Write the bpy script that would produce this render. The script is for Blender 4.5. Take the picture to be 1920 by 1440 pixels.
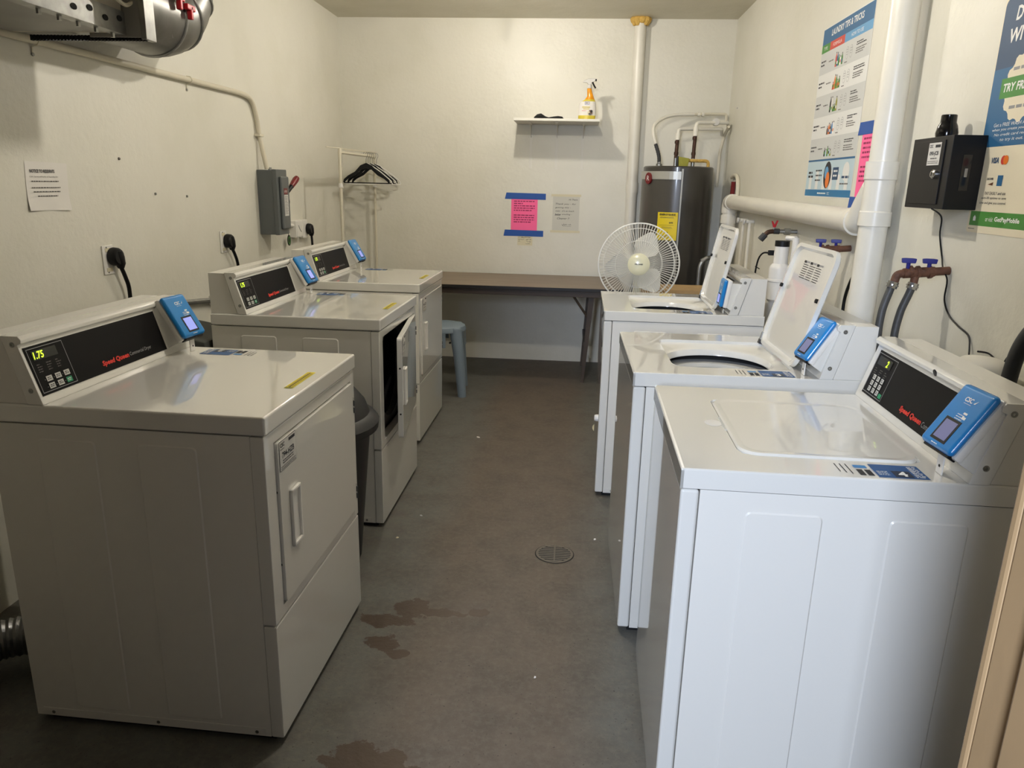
import bpy, bmesh, math, random
from mathutils import Vector, Matrix
PI = math.pi
for o in list(bpy.data.objects): bpy.data.objects.remove(o, do_unlink=True)
S = bpy.context.scene
COL = S.collection
rnd = random.Random(7)

# ------------------------------------------------------------------ camera
CAM_Z = 1.4605
pi_, ya_, ro_ = math.radians(-15.2363), math.radians(-4.4163), math.radians(1.2945)
fwd = Vector((math.sin(ya_)*math.cos(pi_), math.cos(ya_)*math.cos(pi_), math.sin(pi_)))
rt = Vector((math.cos(ya_), -math.sin(ya_), 0)); up = rt.cross(fwd)
r2 = rt*math.cos(ro_) + up*math.sin(ro_); u2 = -rt*math.sin(ro_) + up*math.cos(ro_)
cd = bpy.data.cameras.new('camera'); cam = bpy.data.objects.new('camera', cd); COL.objects.link(cam)
cam.matrix_world = Matrix(((r2.x, u2.x, -fwd.x, 0), (r2.y, u2.y, -fwd.y, 0), (r2.z, u2.z, -fwd.z, CAM_Z), (0, 0, 0, 1)))
cd.sensor_fit = 'HORIZONTAL'; cd.sensor_width = 36.0; cd.lens = 1387.4*36/1920
cd.clip_start = 0.02
S.camera = cam

# ------------------------------------------------------------------ light and exposure
S.view_settings.view_transform = 'Standard'; S.view_settings.look = 'None'
S.view_settings.exposure = 0.33; S.view_settings.gamma = 1.0
S.view_settings.use_curve_mapping = False
LAMP_W = (1.0, 0.935, 0.84)
LAMP_STRENGTH = 1.0
w = bpy.data.worlds.new('daylight'); S.world = w; w.use_nodes = True
bg = w.node_tree.nodes['Background']; bg.inputs[0].default_value = (0.62, 0.74, 1.0, 1); bg.inputs[1].default_value = 0.12
ld = bpy.data.lights.new('daylight_patch', 'AREA'); ld.shape = 'RECTANGLE'; ld.size = 0.34; ld.size_y = 0.9
ld.energy = 95; ld.color = (0.70, 0.80, 1.0)
lo = bpy.data.objects.new('daylight_patch', ld); COL.objects.link(lo)
lo.location = (-0.50, -1.25, 1.9)
lo.rotation_euler = (Vector((0.35, 1.43, 0.55)) - Vector(lo.location)).to_track_quat('-Z', 'Y').to_euler()

XL, XR, YB, YF, ZC = -1.900, 1.154, 6.164, 0.45, 2.671

# ------------------------------------------------------------------ materials
def srgb(r, g, b):
    def f(c):
        c /= 255.0
        return c/12.92 if c <= 0.04045 else ((c+0.055)/1.055)**2.4
    return (f(r), f(g), f(b), 1.0)
MAT = {}
def mat(name, col, rough=0.5, metal=0.0, coat=0.0, bump=0.0, bscale=40.0, mottle=0.0, mscale=6.0, emit=None, estr=0.0, alpha=1.0, trans=0.0):
    m = bpy.data.materials.new(name); m.use_nodes = True
    nt = m.node_tree; b = nt.nodes['Principled BSDF']
    b.inputs['Base Color'].default_value = col
    b.inputs['Roughness'].default_value = rough; b.inputs['Metallic'].default_value = metal
    b.inputs['Coat Weight'].default_value = coat; b.inputs['Coat Roughness'].default_value = 0.08
    b.inputs['Transmission Weight'].default_value = trans
    b.inputs['Alpha'].default_value = alpha
    if emit: b.inputs['Emission Color'].default_value = emit; b.inputs['Emission Strength'].default_value = estr
    tc = nt.nodes.new('ShaderNodeTexCoord')
    if bump or mottle:
        n = nt.nodes.new('ShaderNodeTexNoise'); n.inputs['Scale'].default_value = bscale; n.inputs['Detail'].default_value = 4
        nt.links.new(tc.outputs['Object'], n.inputs['Vector'])
    if bump:
        bp = nt.nodes.new('ShaderNodeBump'); bp.inputs['Strength'].default_value = bump; bp.inputs['Distance'].default_value = 0.01
        nt.links.new(n.outputs['Fac'], bp.inputs['Height']); nt.links.new(bp.outputs['Normal'], b.inputs['Normal'])
    if mottle:
        n2 = nt.nodes.new('ShaderNodeTexNoise'); n2.inputs['Scale'].default_value = mscale; n2.inputs['Detail'].default_value = 6
        nt.links.new(tc.outputs['Object'], n2.inputs['Vector'])
        mx = nt.nodes.new('ShaderNodeMix'); mx.data_type = 'RGBA'; mx.inputs['A'].default_value = col
        mx.inputs['B'].default_value = tuple(c*(1-mottle) for c in col[:3])+(1,)
        rp = nt.nodes.new('ShaderNodeMapRange'); rp.inputs['From Min'].default_value = 0.35; rp.inputs['From Max'].default_value = 0.7
        nt.links.new(n2.outputs['Fac'], rp.inputs['Value']); nt.links.new(rp.outputs['Result'], mx.inputs['Factor'])
        nt.links.new(mx.outputs['Result'], b.inputs['Base Color'])
    MAT[name] = m
    return m

mat('enamel', srgb(226, 224, 216), 0.2, coat=1.0); MAT['enamel'].node_tree.nodes['Principled BSDF'].inputs['Coat Roughness'].default_value = 0.02; MAT['enamel'].node_tree.nodes['Principled BSDF'].inputs['Coat IOR'].default_value = 1.65
mat('enamel_side', srgb(226, 223, 214), 0.30, coat=0.1)
mat('plastic_white', srgb(232, 229, 222), 0.38)
mat('pipe_white', srgb(228, 224, 212), 0.33, bump=0.08, bscale=14, mottle=0.06, mscale=9)
mat('pipe_cream', srgb(214, 207, 186), 0.42)
mat('shelf_white', srgb(222, 219, 208), 0.42)
mat('black_glass', srgb(17, 16, 16), 0.45); MAT['black_glass'].node_tree.nodes['Principled BSDF'].inputs['Specular IOR Level'].default_value = 0.12
mat('black_plastic', srgb(17, 17, 18), 0.45); MAT['black_plastic'].node_tree.nodes['Principled BSDF'].inputs['Specular IOR Level'].default_value = 0.3
mat('black_matte', srgb(14, 14, 14), 0.75)
mat('black_gloss', srgb(12, 12, 13), 0.12)
mat('rubber', srgb(46, 47, 49), 0.6, bump=0.1, bscale=60)
mat('dark_hole', srgb(8, 8, 8), 0.8)
mat('reader_blue', srgb(22, 128, 200), 0.28, coat=0.25)
mat('sticker_blue', srgb(34, 84, 140), 0.45)
mat('sticker_dark', srgb(30, 42, 66), 0.45)
mat('sky_blue', srgb(62, 132, 190), 0.45)
mat('paper', srgb(226, 222, 214), 0.75, bump=0.15, bscale=12)
mat('paper_cream', srgb(216, 208, 178), 0.75)
mat('paper_grey', srgb(208, 206, 200), 0.7)
mat('paper_note', srgb(205, 203, 192), 0.7, bump=0.3, bscale=25)
mat('poster_light', srgb(226, 226, 222), 0.5)
mat('poster_row', srgb(204, 205, 202), 0.5)
mat('poster_blue', srgb(36, 96, 140), 0.5)
mat('poster_navy', srgb(38, 70, 104), 0.5)
mat('poster_steel', srgb(96, 156, 200), 0.5)
mat('poster_foot', srgb(36, 112, 160), 0.5)
mat('poster_pale', srgb(188, 208, 216), 0.5)
mat('poster_cream', srgb(232, 222, 196), 0.55)
mat('green', srgb(66, 136, 52), 0.5)
mat('green_dark', srgb(58, 122, 40), 0.5)
mat('red', srgb(204, 62, 44), 0.45)
mat('orange', srgb(226, 120, 40), 0.45)
mat('brand_red', srgb(214, 50, 36), 0.5)
mat('dark_red', srgb(112, 22, 26), 0.35)
mat('valve_red', srgb(170, 24, 34), 0.35)
mat('ink', srgb(36, 36, 40), 0.7)
mat('ink_soft', srgb(92, 88, 84), 0.7)
mat('ink_pink', srgb(150, 40, 84), 0.7)
mat('ink_white', srgb(240, 240, 236), 0.6)
mat('ink_grey', srgb(148, 148, 148), 0.6)
mat('pink', srgb(255, 104, 160), 0.6)
mat('tape_blue', srgb(24, 78, 158), 0.55)
mat('yellow', srgb(232, 212, 30), 0.45)
mat('yellow_label', srgb(228, 202, 24), 0.5)
mat('amber', srgb(226, 148, 22), 0.18, coat=0.5)
mat('bottle_yellow', srgb(206, 186, 60), 0.35)
mat('lavender', srgb(150, 150, 190), 0.5)
mat('brown', srgb(104, 66, 40), 0.6)
mat('rust', srgb(112, 74, 54), 0.65, bump=0.6, bscale=60, mottle=0.55, mscale=30)
mat('copper_dark', srgb(70, 48, 36), 0.45, metal=0.6)
mat('blue_handle', srgb(24, 28, 120), 0.4)
mat('chrome', srgb(200, 200, 200), 0.2, metal=1.0)
mat('steel', srgb(150, 150, 146), 0.34, metal=1.0)
mat('galv', srgb(168, 168, 164), 0.4, metal=0.9, mottle=0.3, mscale=25)
mat('galv_dark', srgb(132, 131, 127), 0.36, metal=0.85, mottle=0.3, mscale=12)
mat('duct_grey', srgb(150, 148, 142), 0.5, metal=0.3, mottle=0.15, mscale=5)
mat('cabinet_beige', srgb(188, 180, 162), 0.5, mottle=0.15, mscale=3)
mat('box_grey', srgb(92, 96, 96), 0.42)
mat('box_grey_dark', srgb(74, 77, 77), 0.45)
mat('heater_grey', srgb(54, 51, 47), 0.28, coat=0.3)
mat('heater_panel', srgb(70, 67, 62), 0.3, coat=0.3)
mat('silver', srgb(178, 178, 172), 0.35, metal=0.5)
mat('foam', srgb(206, 168, 86), 0.8, bump=1.0, bscale=60)
mat('olive', srgb(150, 146, 40), 0.5)
mat('cardboard', srgb(178, 148, 104), 0.85, mottle=0.1, mscale=6)
mat('stool_blue', srgb(122, 136, 148), 0.5)
mat('fan_cream', srgb(226, 222, 190), 0.25, coat=0.3)
mat('fan_white', srgb(226, 224, 214), 0.4)
mat('blade', srgb(214, 212, 202), 0.4, coat=0.1)
mat('foil', srgb(150, 150, 150), 0.35, metal=0.9, bump=0.5, bscale=30)
mat('bin_black', srgb(20, 20, 22), 0.5)
mat('bin_grey', srgb(66, 68, 64), 0.6)
mat('hose_grey', srgb(72, 72, 71), 0.5, bump=0.2, bscale=80)
mat('tan_paint', srgb(158, 130, 94), 0.5, bump=0.15, bscale=9, mottle=0.08, mscale=7)
mat('tub_grey', srgb(196, 196, 190), 0.4)
mat('tub_steel', srgb(150, 150, 150), 0.3, metal=0.9)
mat('tub_dark', srgb(60, 60, 58), 0.4, metal=0.6)
mat('led', srgb(190, 220, 40), 0.5, emit=srgb(190, 230, 50), estr=1.4)
mat('lcd', srgb(130, 140, 210), 0.35, emit=srgb(150, 160, 235), estr=0.55)
mat('lcd_dim', srgb(110, 112, 150), 0.3, emit=srgb(120, 124, 170), estr=0.16)
mat('key_cap', srgb(196, 196, 190), 0.5)
mat('key_green', srgb(30, 140, 96), 0.5)
mat('grate', srgb(100, 92, 80), 0.6)
mat('lamp_glow_far', (1, 1, 1, 1), 0.4, emit=LAMP_W+(1,), estr=860*LAMP_STRENGTH)
mat('lamp_glow_near', (1, 1, 1, 1), 0.4, emit=LAMP_W+(1,), estr=1250*LAMP_STRENGTH)
mat('porcelain', srgb(200, 196, 186), 0.4)
mat('window_dark', srgb(26, 28, 26), 0.25)

def wall_mat(name, base, stain, rough, bumpy):
    m = bpy.data.materials.new(name); m.use_nodes = True; nt = m.node_tree; b = nt.nodes['Principled BSDF']
    tc = nt.nodes.new('ShaderNodeTexCoord')
    def noise(sc, det, rg=0.5):
        n = nt.nodes.new('ShaderNodeTexNoise'); n.inputs['Scale'].default_value = sc; n.inputs['Detail'].default_value = det
        n.inputs['Roughness'].default_value = rg
        nt.links.new(tc.outputs['Object'], n.inputs['Vector']); return n
    n1 = noise(3.0, 5); n2 = noise(38, 4, 0.6); n3 = noise(9, 3)
    mx = nt.nodes.new('ShaderNodeMix'); mx.data_type = 'RGBA'
    mx.inputs['A'].default_value = base; mx.inputs['B'].default_value = stain
    r = nt.nodes.new('ShaderNodeMapRange'); r.inputs['From Min'].default_value = 0.42; r.inputs['From Max'].default_value = 0.75
    nt.links.new(n1.outputs['Fac'], r.inputs['Value']); nt.links.new(r.outputs['Result'], mx.inputs['Factor'])
    nt.links.new(mx.outputs['Result'], b.inputs['Base Color'])
    ad = nt.nodes.new('ShaderNodeMath'); ad.operation = 'ADD'
    ml = nt.nodes.new('ShaderNodeMath'); ml.operation = 'MULTIPLY'; ml.inputs[1].default_value = 1.6
    nt.links.new(n3.outputs['Fac'], ml.inputs[0]); nt.links.new(ml.outputs[0], ad.inputs[0]); nt.links.new(n2.outputs['Fac'], ad.inputs[1])
    bp = nt.nodes.new('ShaderNodeBump'); bp.inputs['Strength'].default_value = bumpy; bp.inputs['Distance'].default_value = 0.006
    nt.links.new(ad.outputs[0], bp.inputs['Height']); nt.links.new(bp.outputs['Normal'], b.inputs['Normal'])
    b.inputs['Roughness'].default_value = rough
    MAT[name] = m
wall_mat('wall_paint', srgb(222, 219, 206), srgb(215, 212, 197), 0.42, 0.30)
wall_mat('front_wall_darkened', srgb(112, 102, 88), srgb(104, 94, 80), 0.6, 0.25)  # unseen wall darkened to cut bounce light onto the nearest dryer
wall_mat('ceiling_paint', srgb(212, 207, 190), srgb(204, 199, 180), 0.6, 0.25)

def floor_mat():
    m = bpy.data.materials.new('floor_concrete'); m.use_nodes = True; nt = m.node_tree; b = nt.nodes['Principled BSDF']
    N = nt.nodes; L = nt.links
    geo = N.new('ShaderNodeNewGeometry')
    def noise(sc, det=5, rg=0.55, src=None):
        n = N.new('ShaderNodeTexNoise'); n.inputs['Scale'].default_value = sc; n.inputs['Detail'].default_value = det
        n.inputs['Roughness'].default_value = rg; L.new(geo.outputs['Position'], n.inputs['Vector']); return n.outputs['Fac']
    def math_(op, a, c):
        n = N.new('ShaderNodeMath'); n.operation = op
        for i, v in enumerate((a, c)):
            if isinstance(v, (int, float)): n.inputs[i].default_value = v
            else: L.new(v, n.inputs[i])
        return n.outputs[0]
    def rng(v, a, c, lo=0.0, hi=1.0):
        n = N.new('ShaderNodeMapRange'); n.inputs['From Min'].default_value = a; n.inputs['From Max'].default_value = c
        n.inputs['To Min'].default_value = lo; n.inputs['To Max'].default_value = hi; L.new(v, n.inputs['Value']); return n.outputs['Result']
    def mix(f, a, c):
        n = N.new('ShaderNodeMix'); n.data_type = 'RGBA'; L.new(f, n.inputs['Factor'])
        for k, v in (('A', a), ('B', c)):
            if isinstance(v, tuple): n.inputs[k].default_value = v
            else: L.new(v, n.inputs[k])
        return n.outputs['Result']
    sp = N.new('ShaderNodeSeparateXYZ'); L.new(geo.outputs['Position'], sp.inputs[0])
    x, y = sp.outputs['X'], sp.outputs['Y']
    big = noise(1.6, 6); mid = noise(7, 6, 0.65); fine = noise(45, 4, 0.7); spk = noise(110, 2, 0.5)
    # worn brown centre aisle in grey floor paint
    dx = math_('ABSOLUTE', math_('ADD', x, 0.21), 0)
    wx = math_('ADD', dx, math_('MULTIPLY', math_('SUBTRACT', big, 0.5), 0.28))
    worn = rng(wx, 0.40, 0.22)
    grey = srgb(93, 93, 87); brown = srgb(97, 86, 74)
    c = mix(worn, grey, brown)
    c = mix(rng(mid, 0.42, 0.68, 0, 0.6), c, srgb(70, 63, 55))
    c = mix(rng(fine, 0.45, 0.75, 0, 0.5), c, srgb(116, 109, 97))
    c = mix(rng(spk, 0.66, 0.74, 0, 0.8), c, srgb(48, 43, 37))
    # brown spilled stains with ragged outline
    def blob(cx, cy, rx, ry, wob):
        ax = math_('DIVIDE', math_('SUBTRACT', x, cx), rx); ay = math_('DIVIDE', math_('SUBTRACT', y, cy), ry)
        d = math_('SQRT', math_('ADD', math_('MULTIPLY', ax, ax), math_('MULTIPLY', ay, ay)), 0)
        e = math_('ADD', d, math_('MULTIPLY', math_('SUBTRACT', noise(17, 5, 0.6), 0.5), wob))
        return rng(e, 1.02, 0.96)
    tot = None
    for a in ((-0.515, 2.275, 0.070, 0.055, 2.4), (-0.43, 2.265, 0.090, 0.026, 2.4), (-0.585, 2.20, 0.090, 0.038, 2.6), (-0.56, 2.07, 0.060, 0.045, 2.6), (-0.50, 2.02, 0.038, 0.022, 2.4),
              (-0.27, 2.285, 0.034, 0.030, 2.2), (-0.48, 1.565, 0.105, 0.06, 2.2), (-0.40, 1.53, 0.12, 0.035, 2.4)):
        q = blob(*a); tot = q if tot is None else math_('MAXIMUM', tot, q)
    c = mix(math_('MULTIPLY', tot, 0.95), c, srgb(62, 44, 26))
    L.new(c, b.inputs['Base Color'])
    L.new(rng(tot, 0, 1, 0.62, 0.4), b.inputs['Roughness'])
    bp = N.new('ShaderNodeBump'); bp.inputs['Strength'].default_value = 0.3; bp.inputs['Distance'].default_value = 0.004
    L.new(math_('ADD', mid, fine), bp.inputs['Height']); L.new(bp.outputs['Normal'], b.inputs['Normal'])
    MAT['floor'] = m
floor_mat()

# ------------------------------------------------------------------ mesh helpers
class MB:
    def __init__(self):
        self.bm = bmesh.new(); self.mats = []
    def mi(self, m):
        if m not in self.mats: self.mats.append(m)
        return self.mats.index(m)
    def _new(self, faces0, m, M=None, verts=None):
        k = self.mi(m)
        for f in faces0: f.material_index = k
    def geo(self, vs, fs, m, M=None):
        k = self.mi(m)
        bv = [self.bm.verts.new(M @ Vector(v) if M else v) for v in vs]
        out = []
        for f in fs:
            try:
                g = self.bm.faces.new([bv[i] for i in f]); g.material_index = k; out.append(g)
            except ValueError: pass
        return out
    def box(self, a, b, m, bev=0.0, seg=2, M=None):
        x0, y0, z0 = [min(a[i], b[i]) for i in range(3)]; x1, y1, z1 = [max(a[i], b[i]) for i in range(3)]
        vs = [(x0,y0,z0),(x1,y0,z0),(x1,y1,z0),(x0,y1,z0),(x0,y0,z1),(x1,y0,z1),(x1,y1,z1),(x0,y1,z1)]
        fs = [(0,3,2,1),(4,5,6,7),(0,1,5,4),(1,2,6,5),(2,3,7,6),(3,0,4,7)]
        g = self.geo(vs, fs, m, M)
        if bev > 0:
            es = list({e for f in g for e in f.edges})
            r = bmesh.ops.bevel(self.bm, geom=es, offset=bev, segments=seg, profile=0.5, affect='EDGES')
            for f in r['faces']: f.material_index = self.mi(m)
        return self
    def prism(self, poly, d0, d1, m, axis='x', bev=0.0, M=None):
        """poly: 2D points; extruded along axis from d0 to d1. axis x: poly=(y,z); y: (x,z); z: (x,y)"""
        def P(p, d):
            return (d, p[0], p[1]) if axis == 'x' else ((p[0], d, p[1]) if axis == 'y' else (p[0], p[1], d))
        n = len(poly); vs = [P(p, d0) for p in poly]+[P(p, d1) for p in poly]
        fs = [tuple(range(n))[::-1], tuple(range(n, 2*n))]+[(i, (i+1) % n, n+(i+1) % n, n+i) for i in range(n)]
        g = self.geo(vs, fs, m, M)
        bmesh.ops.recalc_face_normals(self.bm, faces=g)
        if bev > 0:
            es = list({e for f in g for e in f.edges})
            r = bmesh.ops.bevel(self.bm, geom=es, offset=bev, segments=2, profile=0.5, affect='EDGES')
            for f in r['faces']: f.material_index = self.mi(m)
        return self
    def tube(self, pts, r, m, seg=10, cap=True, M=None, closed=False):
        pts = [Vector(p) for p in pts]; n = len(pts)
        rs = r if isinstance(r, (list, tuple)) else [r]*n
        T = []
        for i in range(n):
            if closed: t = pts[(i+1) % n]-pts[i-1]
            else: t = pts[min(i+1, n-1)]-pts[max(i-1, 0)]
            T.append(t.normalized())
        a = Vector((0, 0, 1)) if abs(T[0].z) < 0.9 else Vector((1, 0, 0))
        nrm = (a - T[0]*a.dot(T[0])).normalized()
        vs = []
        for i in range(n):
            nrm = (nrm - T[i]*nrm.dot(T[i])).normalized(); bi = T[i].cross(nrm)
            for k in range(seg):
                an = 2*PI*k/seg; vs.append(pts[i]+(nrm*math.cos(an)+bi*math.sin(an))*rs[i])
        fs = []
        for i in range(n if closed else n-1):
            j = (i+1) % n
            for k in range(seg):
                l = (k+1) % seg; fs.append((i*seg+k, i*seg+l, j*seg+l, j*seg+k))
        if cap and not closed: fs += [tuple(range(seg))[::-1], tuple((n-1)*seg+k for k in range(seg))]
        g = self.geo(vs, fs, m, M); bmesh.ops.recalc_face_normals(self.bm, faces=g)
        return self
    def lathe(self, prof, m, c=(0, 0, 0), seg=32, axis='z', M=None, cap=True):
        """prof: list of (r, h) along the axis"""
        vs = []
        for r, h in prof:
            for k in range(seg):
                a = 2*PI*k/seg; p = (r*math.cos(a), r*math.sin(a), h)
                if axis == 'y': p = (p[0], h, p[1])
                elif axis == 'x': p = (h, p[0], p[1])
                vs.append(Vector(p)+Vector(c))
        fs = []
        for i in range(len(prof)-1):
            for k in range(seg):
                l = (k+1) % seg; fs.append((i*seg+k, i*seg+l, (i+1)*seg+l, (i+1)*seg+k))
        if cap:
            if prof[0][0] > 1e-6: fs.append(tuple(range(seg))[::-1])
            if prof[-1][0] > 1e-6: fs.append(tuple((len(prof)-1)*seg+k for k in range(seg)))
        g = self.geo(vs, fs, m, M); bmesh.ops.recalc_face_normals(self.bm, faces=g)
        return self
    def loft(self, secs, m, seg=20, M=None):
        """secs: (z, cx, cy, hx, hy, mat?)"""
        vs = []
        for s in secs:
            for k in range(seg):
                a = 2*PI*k/seg; vs.append((s[1]+s[3]*math.cos(a), s[2]+s[4]*math.sin(a), s[0]))
        for i in range(len(secs)-1):
            pass
        bv = [self.bm.verts.new(M @ Vector(v) if M else v) for v in vs]; g = []
        for i in range(len(secs)-1):
            k_ = self.mi(secs[i][5] if len(secs[i]) > 5 else m)
            for k in range(seg):
                l = (k+1) % seg; f = self.bm.faces.new([bv[i*seg+k], bv[i*seg+l], bv[(i+1)*seg+l], bv[(i+1)*seg+k]]); f.material_index = k_; g.append(f)
        for ring, mm in ((list(range(seg))[::-1], secs[0]), ([ (len(secs)-1)*seg+k for k in range(seg)], secs[-1])):
            f = self.bm.faces.new([bv[i] for i in ring]); f.material_index = self.mi(mm[5] if len(mm) > 5 else m); g.append(f)
        bmesh.ops.recalc_face_normals(self.bm, faces=g)
        return self
    def build(self, name, parent=None, label=None, M=None, smooth=True, loc=None):
        me = bpy.data.meshes.new(name)
        if M is not None: self.bm.transform(M)
        bmesh.ops.remove_doubles(self.bm, verts=self.bm.verts, dist=1e-6)
        if smooth:
            for f in self.bm.faces: f.smooth = True
            for e in self.bm.edges:
                if len(e.link_faces) == 2:
                    if e.calc_face_angle(0) > math.radians(32) or e.link_faces[0].material_index != e.link_faces[1].material_index: e.smooth = False
                else: e.smooth = False
        self.bm.to_mesh(me); self.bm.free()
        for m in self.mats: me.materials.append(MAT[m])
        o = bpy.data.objects.new(name, me); COL.objects.link(o)
        if parent: o.parent = parent
        if label: o['label'] = label
        if smooth:
            wn = o.modifiers.new('normals', 'WEIGHTED_NORMAL'); wn.keep_sharp = True; wn.mode = 'FACE_AREA'; wn.weight = 60
        return o

def tag(o, label=None, cat=None, group=None, kind=None):
    if label: o['label'] = label
    if cat: o['category'] = cat
    if group: o['group'] = group
    if kind: o['kind'] = kind
    return o
def empty(name, loc, rz=0.0, label=None, cat=None, group=None):
    o = bpy.data.objects.new(name, None); COL.objects.link(o); o.location = loc; o.rotation_euler = (0, 0, rz)
    o.empty_display_size = 0.1
    return tag(o, label, cat, group)

_tc = {}
def text_geo(s, shear=0.0, bold=0.0):
    key = (s, shear, bold)
    if key in _tc: return _tc[key]
    c = bpy.data.curves.new('t', 'FONT'); c.body = s; c.size = 1.0; c.shear = shear; c.offset = bold; c.resolution_u = 2
    o = bpy.data.objects.new('t', c)
    me = o.to_mesh()
    vs = [tuple(v.co) for v in me.vertices]; fs = [tuple(p.vertices) for p in me.polygons]
    o.to_mesh_clear(); bpy.data.objects.remove(o); bpy.data.curves.remove(c)
    x0 = min(v[0] for v in vs); x1 = max(v[0] for v in vs); y0 = min(v[1] for v in vs); y1 = max(v[1] for v in vs)
    _tc[key] = (vs, fs, x0, x1, y0, y1); return _tc[key]

class Decal(MB):
    """flat print laid out in its own plane: origin o, right axis e, up axis s"""
    def __init__(self, o, e, s, lift=0.0006):
        super().__init__(); e = Vector(e).normalized(); s = Vector(s).normalized(); n = e.cross(s)
        self.F = Matrix(((e.x, s.x, n.x, o[0]), (e.y, s.y, n.y, o[1]), (e.z, s.z, n.z, o[2]), (0, 0, 0, 1)))
        self.lift = lift
    def sheet(self, x0, y0, x1, y1, m, t=0.0004):
        self.box((x0, y0, 0.0), (x1, y1, t), m, M=self.F); return self
    def rect(self, x0, y0, x1, y1, m, layer=1):
        z = self.lift*layer
        self.geo([(x0, y0, z), (x1, y0, z), (x1, y1, z), (x0, y1, z)], [(0, 1, 2, 3)], m, self.F); return self
    def poly(self, pts, m, layer=1):
        z = self.lift*layer
        self.geo([(p[0], p[1], z) for p in pts], [tuple(range(len(pts)))], m, self.F); return self
    def disc(self, cx, cy, rx, ry, m, layer=1, seg=28):
        return self.poly([(cx+rx*math.cos(2*PI*k/seg), cy+ry*math.sin(2*PI*k/seg)) for k in range(seg)], m, layer)
    def text(self, s, x, y, h, m, w=None, layer=2, shear=0.0, bold=0.0, rot=0.0, align='l'):
        vs, fs, a, b, c, d = text_geo(s, shear, bold)
        sy = h/max(d-c, 1e-6); sx = (w/(b-a)) if w else sy
        W_ = (b-a)*sx; ox = {'l': 0, 'c': -W_/2, 'r': -W_}[align]
        z = self.lift*layer; cr, sr = math.cos(rot), math.sin(rot); out = []
        for v in vs:
            px = (v[0]-a)*sx+ox; py = (v[1]-c)*sy
            out.append((x+px*cr-py*sr, y+px*sr+py*cr, z))
        self.geo(out, fs, m, self.F); return self
    def lines(self, x0, y0, x1, n, dy, m, h=0.003, layer=2, ragged=0.25, seed=1):
        """rows of small illegible print as word-length dashes"""
        r = random.Random(seed)
        for i in range(n):
            y = y0-i*dy; x = x0; end = x0+(x1-x0)*(1-r.random()*ragged)
            while x < end:
                wl = h*r.uniform(1.2, 4.0); self.rect(x, y, min(x+wl, end), y+h, m, layer); x += wl+h*0.7
        return self
    def scribble(self, x0, y0, x1, m, h=0.01, layer=2, seed=1, r=0.0009):
        q = random.Random(seed); x = x0; pts = []
        while x < x1:
            pts.append((x, y0+q.uniform(0, h), self.lift*layer)); x += h*q.uniform(0.15, 0.5)
        for i in range(len(pts)-1):
            if q.random() < 0.14: continue
            a = Vector(pts[i]); b = Vector(pts[i+1]); d = (b-a); nn = Vector((-d.y, d.x, 0)).normalized()*r
            self.geo([a-nn, b-nn, b+nn, a+nn], [(0, 1, 2, 3)], m, self.F)
        return self

def bez(p, n=10):
    """smooth path through points (Catmull-Rom)"""
    p = [Vector(q) for q in p]; out = []
    for i in range(len(p)-1):
        a = p[max(i-1, 0)]; b = p[i]; c = p[i+1]; d = p[min(i+2, len(p)-1)]
        for k in range(n):
            t = k/n
            out.append(0.5*((2*b)+(-a+c)*t+(2*a-5*b+4*c-d)*t*t+(-a+3*b-3*c+d)*t**3))
    out.append(p[-1]); return out
def rrect(x0, y0, x1, y1, r, n=5):
    out = []
    for cx, cy, a0 in ((x1-r, y1-r, 0), (x0+r, y1-r, 90), (x0+r, y0+r, 180), (x1-r, y0+r, 270)):
        for k in range(n+1):
            a = math.radians(a0+90*k/n); out.append((cx+r*math.cos(a), cy+r*math.sin(a)))
    return out

# ------------------------------------------------------------------ the room
def struct(mb, name, loc=None):
    o = mb.build(name, smooth=False); o['kind'] = 'structure'; return o
T = 0.15
m = MB(); m.box((XL-T, -0.9, -0.12), (XR+T, YB+T, 0), 'floor'); struct(m, 'floor')
m = MB(); m.box((XL-T, 0.30, ZC), (XR+T, YB+T, ZC+0.12), 'ceiling_paint'); struct(m, 'ceiling')
m = MB(); m.box((XL-T, 0.30, 0), (XL, YB+T, ZC), 'wall_paint'); struct(m, 'wall_left')
m = MB(); m.box((XR, 0.30, 0), (XR+T, YB+T, ZC), 'wall_paint'); struct(m, 'wall_right')
m = MB(); m.box((XL, YB, 0), (XR, YB+T, ZC), 'wall_paint'); struct(m, 'wall_back')
DX0, DX1, DZ = -0.52, 0.325, 2.08
m = MB()
m.box((XL, 0.30, 0), (DX0, YF, ZC), 'front_wall_darkened'); m.box((DX1, 0.30, 0), (XR, YF, ZC), 'front_wall_darkened'); m.box((DX0, 0.30, DZ), (DX1, YF, ZC), 'front_wall_darkened')
struct(m, 'wall_front')
# door frame: cream painted jambs with a stop bead
m = MB()
m.box((0.287, 0.27, 0), (DX1, 0.452, DZ), 'tan_paint', 0.003); m.box((0.279, 0.30, 0), (0.288, 0.412, DZ), 'tan_paint', 0.003)
m.box((0.287, 0.452, 0), (0.345, 0.462, DZ), 'tan_paint', 0.003)
struct(m, 'trim_1')
m = MB(); m.box((DX0, 0.27, 0), (DX0+0.035, 0.452, DZ), 'tan_paint', 0.003); m.box((DX0, 0.27, DZ-0.035), (DX1, 0.452, DZ), 'tan_paint', 0.003); struct(m, 'trim_2')

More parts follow.
